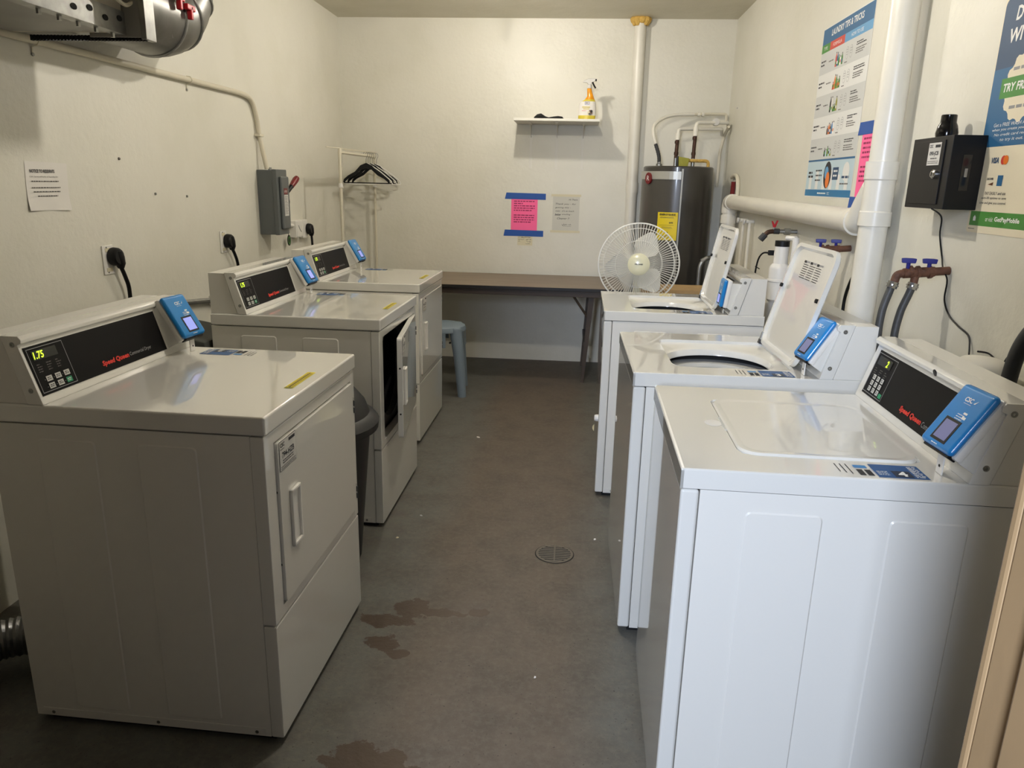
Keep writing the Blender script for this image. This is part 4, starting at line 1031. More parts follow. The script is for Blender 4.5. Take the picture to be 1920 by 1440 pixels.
d.rect(-0.058, 0.108, 0.050, 0.1095, 'ink', 0.5); d.lines(-0.055, 0.165, 0.05, 2, 0.006, 'ink_soft', 0.0025, 0.5, 0.3); d.lines(-0.04, 0.094, 0.04, 2, 0.007, 'ink_soft', 0.002, 0.5, 0.4); d.text('819', 0.0, 0.050, 0.011, 'ink', layer=0.5, bold=0.05, align='c'); d.lines(-0.05, 0.034, 0.05, 3, 0.008, 'ink_soft', 0.002, 0.5, 0.4, 8)
d.build('label_print', el_, smooth=False)

def pipe(name, pts, r, m_, label, cat, parts=(), seg=12, smooth=0):
    c = Vector(pts[0]); t = empty(name, c, 0, label, cat)
    P = bez(pts, smooth) if smooth else pts
    m = MB(); m.tube([Vector(p)-c for p in P], r, m_, seg); m.build('pipe', t)
    for nm, a, b, rr_, mm in parts:
        m = MB(); m.tube([Vector(a)-c, Vector(b)-c], rr_, mm, seg); m.build(nm, t)
    return t
def elbowed(pts, r=0.03, n=4):
    out = [Vector(pts[0])]
    for i in range(1, len(pts)-1):
        a, b, c = Vector(pts[i-1]), Vector(pts[i]), Vector(pts[i+1]); d0 = (a-b).normalized(); d1 = (c-b).normalized()
        for k in range(n+1):
            u = k/n; out.append((b+d0*r)*(1-u)**2+b*2*u*(1-u)+(b+d1*r)*u*u)
    out.append(Vector(pts[-1])); return out
# corrugated electrical whip
c0 = Vector((0.600, 5.85, HZ))
t = empty('flexible_conduit', c0, 0, 'ribbed white flexible conduit arching over the water heater', 'conduit')
p = bez([(0.615, 5.85, HZ+0.02), (0.608, 5.85, 1.68), (0.580, 5.86, 1.76)], 10); m = MB(); m.tube([q-c0 for q in p], [0.0125+0.0018*(i % 2) for i in range(len(p))], 'rubber', 12); m.build('lower_hose', t, label='black ribbed end')
p = bez([(0.580, 5.86, 1.76), (0.560, 5.88, 1.84), (0.572, 5.93, 1.90), (0.64, 6.00, 1.955), (0.74, 6.05, 1.983), (0.88, 6.09, 1.992)], 12); m = MB(); m.tube([q-c0 for q in p], [0.0115+0.0016*(i % 2) for i in range(len(p))], 'pipe_white', 12); m.build('upper_hose', t)
m = MB(); p = elbowed([(0.88, 6.09, 1.992), (1.02, 6.11, 1.998), (1.128, 6.12, 2.000), (1.128, 6.12, 1.95)], 0.02); m.tube([q-c0 for q in p], 0.0105, 'pipe_cream', 10); m.build('pipe', t)
for x in (0.905, 0.935):
    m = MB(); m.tube([Vector((x, 6.095, 1.993))-c0, Vector((x+0.018, 6.096, 1.994))-c0], 0.018, 'pipe_white', 12); m.build('fitting', t)
m = MB(); m.lathe([(0.0, 0), (0.022, 0), (0.022, 0.018), (0.014, 0.022), (0.014, 0.035)], 'galv', seg=14, M=Matrix.Translation(Vector((0.615, 5.85, HZ))-c0)); m.build('connector', t)
# hot and cold risers
def riser(x, top, lowz, xe, label):
    c = Vector((x, 5.85, HZ)); t = empty('water_pipe', c, 0, label, 'pipe', 'water pipes above the heater')
    m = MB(); m.tube([Vector((x, 5.85, HZ+0.06))-c, Vector((x+0.004, 5.86, lowz))-c], 0.0135, 'copper_dark', 12)
    for z in (HZ+0.085, lowz-0.03): m.tube([Vector((x, 5.85, z))-c, Vector((x, 5.85, z+0.02))-c], 0.0165, 'copper_dark', 12)
    m.build('connector', t, label='dark copper connector')
    m = MB(); m.tube([Vector((x, 5.85, HZ))-c, Vector((x, 5.85, HZ+0.062))-c], 0.0145, 'steel', 12); m.build('nipple', t)
    m = MB(); m.tube([q-c for q in elbowed([(x+0.004, 5.86, lowz), (x+0.008, 5.87, top), (xe, 5.98, top+0.012), (xe+0.03, 6.12, top-0.02 if xe < 1.12 else top)], 0.022)], 0.0125, 'pipe_white', 12)
    m.tube([Vector((x+0.004, 5.86, lowz-0.005))-c, Vector((x+0.006, 5.865, top-0.03))-c], 0.018, 'pipe_white', 12); m.build('pipe', t); return t
riser(0.735, 1.870, 1.795, 1.075, 'left white pipe rising from the water heater on a dark copper stub')
t = riser(0.862, 1.915, 1.825, 1.118, 'right white pipe rising from the water heater, with a round valve')
m = MB(); m.lathe([(0.0, -0.02), (0.026, -0.016), (0.030, 0.0), (0.024, 0.014), (0.0, 0.018)], 'paper_grey', seg=14, axis='y', M=Matrix.Translation((1.02-0.862, 0.09, 0.328))); m.build('valve_wheel', t)
pipe('drop_pipe', elbowed([(1.126, 5.98, 1.90), (1.126, 6.13, 1.84), (1.105, 6.135, 1.72), (1.105, 6.135, 1.46)], 0.03), 0.011, 'pipe_cream', 'thin cream pipe dropping down the far right corner', 'pipe')
# relief valve
t = empty('relief_valve', (0.775, 5.82, HZ), 0, 'olive green relief valve on top of the water heater', 'valve')
m = MB(); m.prism([(-0.02, 0.0), (0.045, 0.0), (0.055, 0.060), (-0.025, 0.072)], -0.022, 0.022, 'olive', 'y', bev=0.004); m.build('body', t)
m = MB(); m.tube([(-0.03, 0, 0.0), (-0.03, 0, 0.075)], 0.008, 'rubber', 8); m.build('lever', t)
m = MB(); m.tube(elbowed([(0.05, 0.01, 0.045), (0.20, 0.02, 0.045), (0.20, 0.02, 0.0)], 0.025), 0.012, 'foam', 10); m.build('discharge_pipe', t)
# white jug-like outlet at the heater foot
pipe('drain_pipe', elbowed([(0.93, 5.59, 0.02), (0.93, 5.56, 0.93), (0.99, 5.57, 0.965), (1.07, 5.60, 0.965)], 0.06, 6), 0.016, 'galv', 'grey drain pipe hooking over beside the water heater', 'pipe')

# standing pipe on the back wall with foam collar
c = Vector((0.458, 6.115, 0)); t = empty('vent_pipe', c, 0, 'white vertical pipe on the back wall sealed with yellow foam at the ceiling', 'pipe')
m = MB(); m.tube([(-0.022, 0, 2.0), (-0.026, 0, ZC-0.001)], 0.043, 'pipe_white', 24); m.tube([(0.0, 0, 0.0), (-0.022, 0, 2.0)], 0.043, 'pipe_white', 24); m.build('pipe', t)
m = MB(); m.lathe([(0.048, 1.40), (0.048, 1.48)], 'pipe_white', c=(-0.015, 0, 0), seg=24); m.build('coupling', t)
m = MB(); rr_ = random.Random(3)
for k in range(9):
    a = 2*PI*k/9; m.loft([(ZC-0.062+0.02*rr_.random(), -0.026+0.048*math.cos(a), -0.012+0.042*math.sin(a)*0.7, 0.010, 0.010), (ZC-0.035, -0.026+0.052*math.cos(a), -0.012+0.045*math.sin(a)*0.7, 0.022, 0.018), (ZC-0.012, -0.026+0.055*math.cos(a), -0.012+0.045*math.sin(a)*0.7, 0.028, 0.020), (ZC-0.001, -0.026+0.05*math.cos(a), -0.012+0.04*math.sin(a)*0.7, 0.022, 0.018)], 'foam', 10)
m.build('foam_seal', t)

# ------------------------------------------------------------------ shelf
t = empty('wall_shelf', (-0.163, YB, 1.905), 0, 'white wall shelf on three brackets on the back wall', 'shelf')
m = MB(); m.box((-0.318, -0.375, 0.0), (0.318, -0.001, 0.018), 'shelf_white', 0.002); m.build('board', t)
for x in (-0.205, 0.0, 0.205):
    m = MB(); m.box((x-0.011, -0.005, -0.335), (x+0.011, -0.0005, -0.002), 'shelf_white', 0.001); m.box((x-0.011, -0.300, -0.005), (x+0.011, -0.002, -0.0005), 'shelf_white', 0.001)
    m.prism([(-0.005, -0.10), (-0.005, -0.005), (-0.16, -0.005)], x-0.002, x+0.002, 'shelf_white', 'x'); m.build('bracket', t)
SZ = 1.9235
t = empty('spray_bottle', (0.056, 5.885, SZ), 0, 'spray bottle of amber cleaner with white label on the wall shelf', 'bottle')
m = MB()
m.loft([(0.0, 0.003, 0, 0.060, 0.030, 'bottle_yellow'), (0.012, 0.004, 0, 0.064, 0.032, 'bottle_yellow'), (0.030, 0.005, 0, 0.065, 0.032, 'paper'), (0.075, 0.006, 0, 0.066, 0.033, 'paper'), (0.110, 0.006, 0, 0.062, 0.032, 'paper'), (0.128, 0.012, 0, 0.052, 0.030, 'bottle_yellow'),
        (0.142, 0.020, 0, 0.038, 0.027, 'amber'), (0.165, 0.024, 0, 0.024, 0.021, 'amber'), (0.195, 0.018, 0, 0.019, 0.018, 'amber'), (0.222, 0.014, 0, 0.016, 0.016, 'amber')], 'paper', 24); m.build('body', t)
m = MB(); m.lathe([(0.0175, 0.220), (0.0175, 0.244), (0.012, 0.246)], 'paper_grey', c=(0.014, 0, 0), seg=18); m.build('collar', t)
m = MB(); m.prism([(-0.034, 0.262), (-0.030, 0.272), (0.0, 0.286), (0.050, 0.290), (0.056, 0.284), (0.054, 0.270), (0.030, 0.262), (0.026, 0.246), (0.004, 0.246), (-0.002, 0.258)], -0.011, 0.011, 'paper_grey', 'y', bev=0.003); m.build('spray_head', t)
m = MB(); m.lathe([(0.008, 0.0), (0.008, 0.012), (0.0, 0.012)], 'black_plastic', seg=12, axis='x', M=Matrix.Translation((0.054, 0, 0.278))); m.build('nozzle', t, label='black nozzle')
m = MB(); m.tube(bez([(0.036, 0, 0.264), (0.042, 0, 0.250), (0.052, 0, 0.234), (0.060, 0, 0.222)], 4), [0.006]*13, 'black_plastic', 8); m.build('trigger', t, label='black trigger')
d = Decal((-0.055, -0.0345, 0.0), (1, 0, 0), (0, 0, 1))
d.rect(0.040, 0.104, 0.074, 0.126, 'lavender', 0); d.rect(0.044, 0.108, 0.070, 0.122, 'paper', 1); d.lines(0.046, 0.113, 0.068, 1, 0.01, 'ink_soft', 0.005, 2, 0.01)
d.rect(0.022, 0.084, 0.080, 0.090, 'bottle_yellow', 0); d.rect(0.030, 0.072, 0.076, 0.077, 'bottle_yellow', 0); d.lines(0.022, 0.060, 0.052, 1, 0.006, 'brand_red', 0.0025, 0, 0.1)
d.disc(0.084, 0.050, 0.015, 0.017, 'brown', 0); d.disc(0.072, 0.046, 0.010, 0.013, 'paper_cream', 1); d.disc(0.092, 0.058, 0.008, 0.010, 'ink', 1); d.disc(0.080, 0.040, 0.010, 0.009, 'ink_soft', 2)
d.build('bottle_label', t, smooth=False)
t = empty('eye_mask', (-0.222, 5.845, SZ), 0, 'small black padded strap lying on the left of the wall shelf', 'mask')
m = MB(); m.loft([(0.0, 0, 0, 0.0, 0.0)]*0+[(-0.095, 0.004, 0, 0.004, 0.02), (-0.075, 0.011, 0, 0.011, 0.035), (-0.05, 0.013, 0, 0.013, 0.04), (-0.02, 0.006, 0, 0.006, 0.022), (0.0, 0.004, 0, 0.004, 0.012), (0.03, 0.006, 0, 0.006, 0.03), (0.06, 0.0075, 0, 0.0075, 0.032), (0.088, 0.006, 0, 0.006, 0.025), (0.096, 0.002, 0, 0.002, 0.012)], 'black_matte', 14, M=Matrix(((0, 0, 1.15, 0), (0, 1, 0, 0), (1.45, 0, 0, 0), (0, 0, 0, 1)))); m.build('pad', t)

# ------------------------------------------------------------------ papers on the back wall
YBf = YB-0.0008
def pink_notice(o, e, s, label, hide=0):
    t = empty('taped_notice', o, 0, label, 'notice', 'pink typed notices under blue tape')
    d = Decal((0, 0, 0), e, s)
    d.sheet(-0.107, -0.14, 0.107, 0.14, 'pink'); d.build('sheet', t, smooth=False)
    d = Decal((0, 0, 0), e, s)
    for k, (y, w_) in enumerate(((0.098, 0.17), (0.080, 0.072), (0.062, 0.172), (0.044, 0.17), (0.026, 0.145), (-0.012, 0.168), (-0.030, 0.166), (-0.048, 0.168), (-0.066, 0.14))):
        d.lines(-0.085, y, -0.085+w_, 1, 0.01, 'ink_pink', 0.0075, 1.5, 0.01, seed=k)
    d.build('print', t, smooth=False)
    for z0, x0, x1, sh in ((0.118, -0.160, 0.172, 0.012), (-0.176, -0.166, 0.160, 0.010)):
        d = Decal((0, 0, 0), e, s); q = [(x0, z0), (x1, z0-0.001), (x1, z0+0.047), (x0+sh, z0+0.050)]
        n_ = len(q); vs = [(a, b, 0.0010) for a, b in q]+[(a, b, 0.0014) for a, b in q]
        d.geo(vs, [tuple(range(n_))[::-1], tuple(range(n_, 2*n_))]+[(i, (i+1) % n_, n_+(i+1) % n_, n_+i) for i in range(n_)], 'tape_blue', d.F); d.build('tape', t, label='strip of blue tape', smooth=False)
    return t
pink_notice((-0.408, YBf, 1.213), (1, 0, 0), (0, 0, 1), 'pink notice with blue tape on the back wall over the table')
t = empty('handwritten_note', (-0.070, YBf, 1.230), 0, 'handwritten white note taped right of the pink notice', 'note')
d = Decal((0, 0, 0), (1, 0, 0), (0, 0, 1)); d.sheet(-0.108, -0.150, 0.108, 0.140, 'paper_note'); d.build('sheet', t, smooth=False)
for z in (0.135, -0.150):
    d = Decal((0, 0, 0), (1, 0, 0), (0, 0, 1)); d.box((-0.122, z-0.006, 0.0006), (0.118, z+0.012, 0.0010), 'paper_cream', M=d.F); d.build('tape', t, smooth=False)
d = Decal((0, 0, 0), (1, 0, 0), (0, 0, 1))
d.text('Hi There', 0.020, 0.100, 0.013, 'ink', w=0.070, shear=0.3); d.text('Thank you - for', -0.085, 0.062, 0.016, 'ink', w=0.165, shear=0.3)
d.text('getting this -', -0.088, 0.035, 0.014, 'ink', w=0.125, shear=0.3); d.text("now - it's so much", -0.085, 0.010, 0.013, 'ink', w=0.150, shear=0.3)
d.text('better', -0.088, -0.020, 0.015, 'ink', w=0.050, shear=0.3, bold=0.02); d.text('smelling -', -0.032, -0.018, 0.013, 'ink', w=0.080, shear=0.3); d.text('Cleaner !!', -0.070, -0.050, 0.015, 'ink', w=0.100, shear=0.3)
d.scribble(-0.030, -0.098, 0.050, 'ink', 0.016, seed=9, r=0.0012); d.rect(-0.022, -0.104, 0.045, -0.1025, 'ink', 2)
d.build('handwriting', t, smooth=False)
t = empty('small_note', (-0.395, YBf, 1.003), 0, 'small scrap of cream paper with handwriting below the pink notice', 'note')
d = Decal((0, 0, 0), (1, 0, 0), (0, 0, 1)); d.sheet(-0.063, -0.040, 0.060, 0.036, 'paper_cream'); d.build('sheet', t, smooth=False)
d = Decal((0, 0, 0), (1, 0, 0), (0, 0, 1))
d.scribble(-0.055, 0.020, 0.052, 'ink', 0.010, seed=1, r=0.0010); d.scribble(-0.055, 0.004, -0.005, 'ink', 0.008, seed=2); d.scribble(0.006, 0.002, 0.052, 'ink', 0.010, seed=3, r=0.0012); d.scribble(-0.055, -0.010, -0.035, 'ink', 0.008, seed=4); d.scribble(0.012, -0.014, 0.048, 'ink', 0.010, seed=5, r=0.0012); d.scribble(0.005, -0.030, 0.040, 'ink', 0.008, seed=6)
d.build('handwriting', t, smooth=False)

# ------------------------------------------------------------------ right wall: posters
XRf = XR-0.0008
E_, S_ = (0, -1, 0), (0, 0, 1)
t = empty('laundry_poster', (XRf, 3.965, 1.425), 0, 'poster headed LAUNDRY TIPS & TRICKS on the right wall', 'poster')
d = Decal((0, 0, 0), E_, S_); PW, PH = 0.645, 0.770; d.sheet(0, 0, PW, PH, 'poster_light'); d.build('sheet', t, smooth=False)
d = Decal((0, 0, 0), E_, S_, 0.0005)
d.rect(0.004, 0.695, PW-0.004, PH-0.004, 'poster_blue', 1.2); d.text('LAUNDRY TIPS & TRICKS', 0.125, 0.722, 0.028, 'ink_white', w=0.40, layer=2.2, bold=0.02)
d.rect(0.004, 0.660, 0.122, 0.697, 'green', 1.4); d.rect(0.122, 0.660, 0.318, 0.697, 'red', 1.4); d.rect(0.318, 0.660, PW-0.004, 0.697, 'poster_steel', 1.4)
d.text('TYPE', 0.060, 0.671, 0.015, 'ink_white', w=0.05, layer=2.2, align='c'); d.text('FORMULA', 0.222, 0.671, 0.015, 'ink_white', w=0.115, layer=2.2, align='c'); d.text('HOW TO USE', 0.470, 0.671, 0.015, 'ink_white', w=0.14, layer=2.2, align='c')
RH = 0.0975; pal = (('red', 'poster_blue', 'green', 'ink_white', 'green_dark'), ('red', 'orange', 'green', 'olive', 'green_dark'), ('ink', 'paper', 'green_dark', 'green', 'olive'), ('ink_soft', 'orange', 'brown', 'sky_blue', 'ink_white'), ('ink', 'poster_pale', 'green', 'poster_pale', 'olive'))
for i in range(5):
    y1 = 0.660-i*RH; y0 = y1-RH
    if i % 2 == 0: d.rect(0.004, y0, PW-0.004, y1, 'poster_row', 1.2)
    yc = (y0+y1)/2
    d.lines(0.020, yc+0.006, 0.105, 1, 0.01, 'ink', 0.007, 2, 0.2, seed=i); d.lines(0.020, yc-0.010, 0.075, 1, 0.01, 'ink', 0.007, 2, 0.2, seed=i+5)
    d.lines(0.130, yc-0.003, 0.200, 1, 0.01, 'ink_soft', 0.005, 2, 0.2, seed=i+7)
    q = random.Random(i)
    for k in range(5):
        x = 0.222+k*0.020; hh = q.uniform(0.035, 0.075); c_ = pal[i][k]
        d.poly([(x, y0+0.012), (x+0.021, y0+0.012), (x+0.021, y0+hh*0.75), (x+0.014, y0+hh), (x+0.008, y0+hh), (x, y0+hh*0.75)], c_, 1.9+0.05*k); d.rect(x+0.003, y0+0.022, x+0.016, y0+0.034, pal[i][(k+2) % 5], 2.4); d.rect(x+0.007, y0+hh, x+0.015, y0+hh+0.006, 'ink', 2.4)
    for k in range(2):
        x = 0.372+k*0.048; d.disc(x, yc, 0.017, 0.026, 'ink_grey', 1.8); d.disc(x, yc, 0.0155, 0.0245, 'poster_row' if i % 2 == 0 else 'poster_light', 2.0); d.lines(x-0.010, yc+0.012, x+0.012, 3, 0.010, 'ink_grey', 0.003, 2.2, 0.3, seed=k+i)
    d.lines(0.350, y0+0.010, 0.385, 1, 0.01, 'ink_soft', 0.004, 2, 0.2); d.lines(0.480, yc+0.022, 0.610, 2, 0.009, 'ink', 0.0045, 2, 0.5, seed=i); d.lines(0.480, yc-0.002, 0.610, 3, 0.009, 'ink_soft', 0.004, 2, 0.5, seed=i+3)
d.rect(0.004, 0.164, PW-0.004, 0.1725, 'poster_blue', 1.4); d.rect(0.004, 0.034, PW-0.004, 0.164, 'poster_pale', 1.2)
for k in range(6): d.rect(0.05+k*0.10, 0.036, 0.09+k*0.10, 0.10+0.02*(k % 2), 'poster_light', 1.5)
d.lines(0.030, 0.108, 0.105, 2, 0.018, 'ink', 0.010, 2, 0.2, seed=2); d.lines(0.140, 0.118, 0.235, 3, 0.022, 'ink', 0.007, 2, 0.3, seed=3)
d.disc(0.315, 0.100, 0.052, 0.060, 'ink', 1.9); d.disc(0.322, 0.078, 0.026, 0.036, 'orange', 2.2); d.disc(0.300, 0.110, 0.026, 0.028, 'poster_steel', 2.1)
d.rect(0.385, 0.078, 0.460, 0.132, 'poster_navy', 1.9); d.lines(0.398, 0.112, 0.448, 2, 0.020, 'ink_white', 0.008, 2.2, 0.1)
d.disc(0.555, 0.112, 0.040, 0.040, 'poster_light', 1.9); d.lines(0.510, 0.084, 0.600, 1, 0.02, 'poster_navy', 0.010, 2.2, 0.02); d.lines(0.495, 0.058, 0.600, 1, 0.02, 'ink_soft', 0.006, 2.2, 0.02)
d.rect(0.004, 0.004, PW-0.004, 0.034, 'poster_foot', 1.4); d.lines(0.20, 0.015, 0.32, 1, 0.01, 'ink_white', 0.006, 2, 0.01); d.text('CSC', 0.34, 0.012, 0.012, 'ink_white', layer=2)
d.build('print', t, smooth=False)
pink_notice((XRf, 3.165, 1.560), E_, S_, 'pink notice with blue tape on the right wall, partly behind the big pipe')

t = empty('payment_poster', (XRf, 2.330, 1.350), 0, 'blue and cream payment poster reading TRY FREE at the right edge', 'poster')
PW, PH = 0.60, 0.625
d = Decal((0, 0, 0), E_, S_); d.prism(rrect(0, 0, PW, PH, 0.012, 4), 0, 0.0004, 'poster_cream', 'z', M=d.F); d.build('sheet', t, smooth=False)
d = Decal((0, 0, 0), E_, S_, 0.0005)
q = [(0.004, 0.235), (PW-0.004, 0.235)]+[p for p in rrect(0.004, 0.235, PW-0.004, PH-0.006, 0.018, 4) if p[1] > 0.4]
d.poly(q, 'poster_navy', 1.2); d.poly([(0.004, 0.235), (PW-0.004, 0.235), (PW-0.004, 0.44), (0.004, 0.44)], 'poster_blue', 1.5)
d.text('DO MORE', 0.066, 0.556, 0.037, 'ink_white', layer=2.4, shear=0.1, bold=0.03, w=0.20); d.text('WITH LESS', 0.050, 0.502, 0.037, 'ink_white', w=0.235, layer=2.4, shear=0.1, bold=0.03)
pts = []
for k in range(48):
    a = 2*PI*k/48; r = 0.088+0.004*(1 if k % 4 < 2 else -1); pts.append((0.160+r*math.cos(a), 0.385+r*math.sin(a)))
d.poly(pts, 'poster_cream', 2.0); d.rect(0.052, 0.360, 0.275, 0.412, 'green', 2.4); d.text('TRY FREE', 0.066, 0.376, 0.022, 'ink_white', layer=3.0, shear=0.15, bold=0.03, w=0.128)
d.lines(0.10, 0.428, 0.20, 1, 0.01, 'ink_grey', 0.008, 2.6, 0.02); d.lines(0.11, 0.330, 0.19, 1, 0.01, 'ink_grey', 0.008, 2.6, 0.02)
for k, (s_, x_, w_) in enumerate((('Get a FREE WASH AND DRY', 0.052, 0.215), ('when you create your account.', 0.048, 0.225), ('No credit card required', 0.062, 0.190), ('to try it out.', 0.095, 0.110))): d.text(s_, x_, 0.287-k*0.0135, 0.0095, 'ink_white', w=w_, layer=2.6, shear=0.15)
d.text('VISA', 0.072, 0.190, 0.016, 'poster_navy', layer=2, shear=0.2, bold=0.04, w=0.038); d.disc(0.132, 0.198, 0.012, 0.012, 'red', 2); d.disc(0.144, 0.198, 0.012, 0.012, 'orange', 2.4)
d.text('DISCOVER', 0.066, 0.146, 0.006, 'ink', layer=2, w=0.034, bold=0.03); d.poly([(0.075, 0.134), (0.102, 0.140), (0.100, 0.131)], 'brown', 2); d.rect(0.120, 0.130, 0.146, 0.158, 'poster_blue', 2)
for k, (s_, x_, w_) in enumerate((('PAY EASILY and use', 0.068, 0.105), ('auto-fill options to save', 0.055, 0.125), ('time and give you control.', 0.048, 0.135))): d.text(s_, x_, 0.106-k*0.0135, 0.0085, 'ink', w=w_, layer=2, shear=0.1)
d.rect(0.012, 0.020, PW-0.004, 0.060, 'green', 1.4); d.poly([(0.030, 0.033), (0.044, 0.033), (0.044, 0.043), (0.037, 0.049), (0.030, 0.043)], 'ink_white', 2)
d.text('or visit', 0.096, 0.034, 0.012, 'ink_white', w=0.038, layer=2); d.text('GetPayMobile', 0.142, 0.0315, 0.0165, 'ink_white', w=0.12, layer=2, bold=0.03)
d.lines(0.012, 0.010, 0.045, 1, 0.01, 'ink_soft', 0.002, 2, 0.02)
d.build('print', t, smooth=False)

# ------------------------------------------------------------------ right wall: drain stack
c = Vector((1.082, 2.830, 0)); t = empty('drain_stack', c, 0, 'thick white vertical drain stack on the right wall behind the washers', 'pipe')
m = MB(); m.tube([(0.002, 0.035, 0.001), (0.002, 0.012, 1.55)], 0.0485, 'pipe_white', 36); m.tube([(0.002, 0.012, 1.55), (0.003, 0.02, ZC-0.001)], 0.0470, 'pipe_white', 36); m.build('pipe', t)
m = MB(); m.lathe([(0.046, 1.335), (0.0550, 1.337), (0.0550, 1.385), (0.0515, 1.390), (0.0515, 1.495), (0.0550, 1.500), (0.0550, 1.560), (0.046, 1.562)], 'pipe_white', c=(0.002, 0.014, 0), seg=36, cap=False)
m.build('wye_fitting', t)
m = MB(); m.tube(bez([(0.002, 0.04, 1.47), (0.0, 0.10, 1.41), (0.0, 0.150, 1.355), (0.0, 0.19, 1.345)], 6), 0.048, 'pipe_white', 28); m.tube([(0.0, 0.170, 1.345), (0.0, 0.215, 1.345)], 0.054, 'pipe_white', 28); m.build('branch_fitting', t)
c = Vector((1.084, 3.03, 1.345)); t = empty('drain_pipe', c, 0, 'white horizontal drain pipe sloping along the right wall', 'pipe')
m = MB(); m.tube([(0, 0.0, 0), (0, 2.36, 0.018)], 0.0465, 'pipe_white', 28); m.build('pipe', t)
m = MB(); p = elbowed([(0, 2.34, 0.018), (0, 2.43, 0.018), (0, 2.43, -0.06)], 0.05, 6); m.tube(p, 0.053, 'pipe_white', 28); m.build('elbow', t)
m = MB(); m.tube([(0, 2.43, -0.05), (0, 2.43, -1.34)], 0.0465, 'pipe_white', 28); m.build('drop_pipe', t)
m = MB(); m.lathe([(0.054, -0.13), (0.054, -0.075)], 'pipe_white', c=(0, 2.43, 0), seg=28); m.build('coupling', t)

# exposed maroon pipe patch and cut-away by the corner
t = empty('wall_pipe', (XR-0.018, 5.66, 1.2), 0, 'thin maroon-stained pipe on the right wall behind the white elbow', 'pipe')
m = MB(); m.tube([(0, 0.0, 0.30), (0, 0.02, 0.0), (0, 0.04, -0.25)], 0.016, 'dark_red', 10); m.build('pipe', t)
m = MB(); m.tube(bez([(0.004, 0.10, 0.33), (0.004, 0.0, 0.345), (0.004, -0.10, 0.33), (0.004, -0.15, 0.26), (0.004, -0.15, 0.16)], 5), 0.014, 'pipe_cream', 10); m.build('cover', t)

# ------------------------------------------------------------------ key box, cable
t = empty('lock_box', (XR, 2.425, 1.515), 0, 'black metal lock box with chrome keyhole on the right wall', 'lock box')
m = MB(); m.box((-0.094, -0.128, -0.103), (-0.0005, 0.128, 0.103), 'black_plastic', 0.002); m.build('body', t)
m = MB(); m.box((-0.0975, -0.088, -0.090), (-0.0938, 0.116, 0.092), 'black_plastic', 0.001); m.build('door', t)
m = MB(); m.lathe([(0.0, -0.014), (0.009, -0.014), (0.013, -0.010), (0.014, 0.0)], 'chrome', seg=20, axis='x', M=Matrix.Translation((-0.097, -0.062, -0.004))); m.build('lock', t)
m = MB(); m.box((-0.112, -0.0635, -0.010), (-0.1108, -0.0605, 0.002), 'dark_hole'); m.build('keyhole', t)
d = Decal((-0.0979, 0.008, 0.022), E_, S_, 0.0004)
d.rect(0, 0, 0.078, 0.064, 'paper_grey', 1); d.text('CSC', 0.005, 0.050, 0.009, 'ink', layer=2, bold=0.03); d.rect(0.042, 0.050, 0.074, 0.058, 'ink', 2); d.text('090-JCB', 0.039, 0.025, 0.015, 'ink', w=0.056, layer=2, bold=0.03, align='c'); d.lines(0.02, 0.018, 0.06, 1, 0.01, 'ink', 0.003, 2, 0.1); d.lines(0.005, 0.010, 0.073, 2, 0.005, 'ink_soft', 0.002, 2, 0.02)
d.build('box_label', t, smooth=False)
m = MB(); m.box((-0.06, -0.1292, -0.05), (-0.035, -0.1278, 0.05), 'black_gloss', 0.0005); m.box((-0.05, -0.1300, -0.012), (-0.042, -0.1290, 0.012), 'galv', 0.0005); m.build('side_slot', t)
t = empty('antenna_cap', (1.098, 2.430, 1.6185), 0, 'glossy black cap standing on top of the lock box', 'cap')
m = MB(); m.lathe([(0.0, 0.0), (0.029, 0.0), (0.031, 0.012), (0.027, 0.032), (0.022, 0.042), (0.0215, 0.062), (0.020, 0.064), (0, 0.064)], 'black_gloss', seg=28); m.build('body', t)
t = empty('black_cable', (XR-0.004, 2.50, 1.41), 0, 'thin black cable hanging from the lock box down the right wall', 'cable')
P = [(1.06, 2.36, 1.412), (XR-0.012, 2.47, 1.385), (XR-0.005, 2.475, 1.33), (XR-0.004, 2.44, 1.265), (XR-0.020, 2.385, 1.232), (XR-0.006, 2.378, 1.20), (XR-0.004, 2.378, 1.14), (XR-0.004, 2.335, 1.10), (XR-0.004, 2.27, 1.078), (XR-0.004, 2.205, 1.062), (XR-0.010, 2.175, 1.03), (XR-0.02, 2.15, 0.99)]
m = MB(); c = Vector((XR-0.004, 2.50, 1.41)); m.tube([q-c for q in bez(P, 6)], 0.0026, 'black_plastic', 6); m.build('cable', t)
t = empty('black_cable', (XR-0.01, 2.10, 1.04), 0, 'loop of black cable on the right wall beside the thick hose', 'cable')
c = Vector((XR-0.01, 2.10, 1.04)); P = [(XR-0.02, 2.112, 1.035), (XR-0.006, 2.08, 1.036), (XR-0.005, 2.03, 1.022), (XR-0.005, 2.010, 1.020), (XR-0.005, 1.995, 1.045), (XR-0.005, 1.96, 1.078), (XR-0.005, 1.90, 1.10)]
m = MB(); m.tube([q-c for q in bez(P, 6)], 0.0026, 'black_plastic', 6); m.build('cable', t)

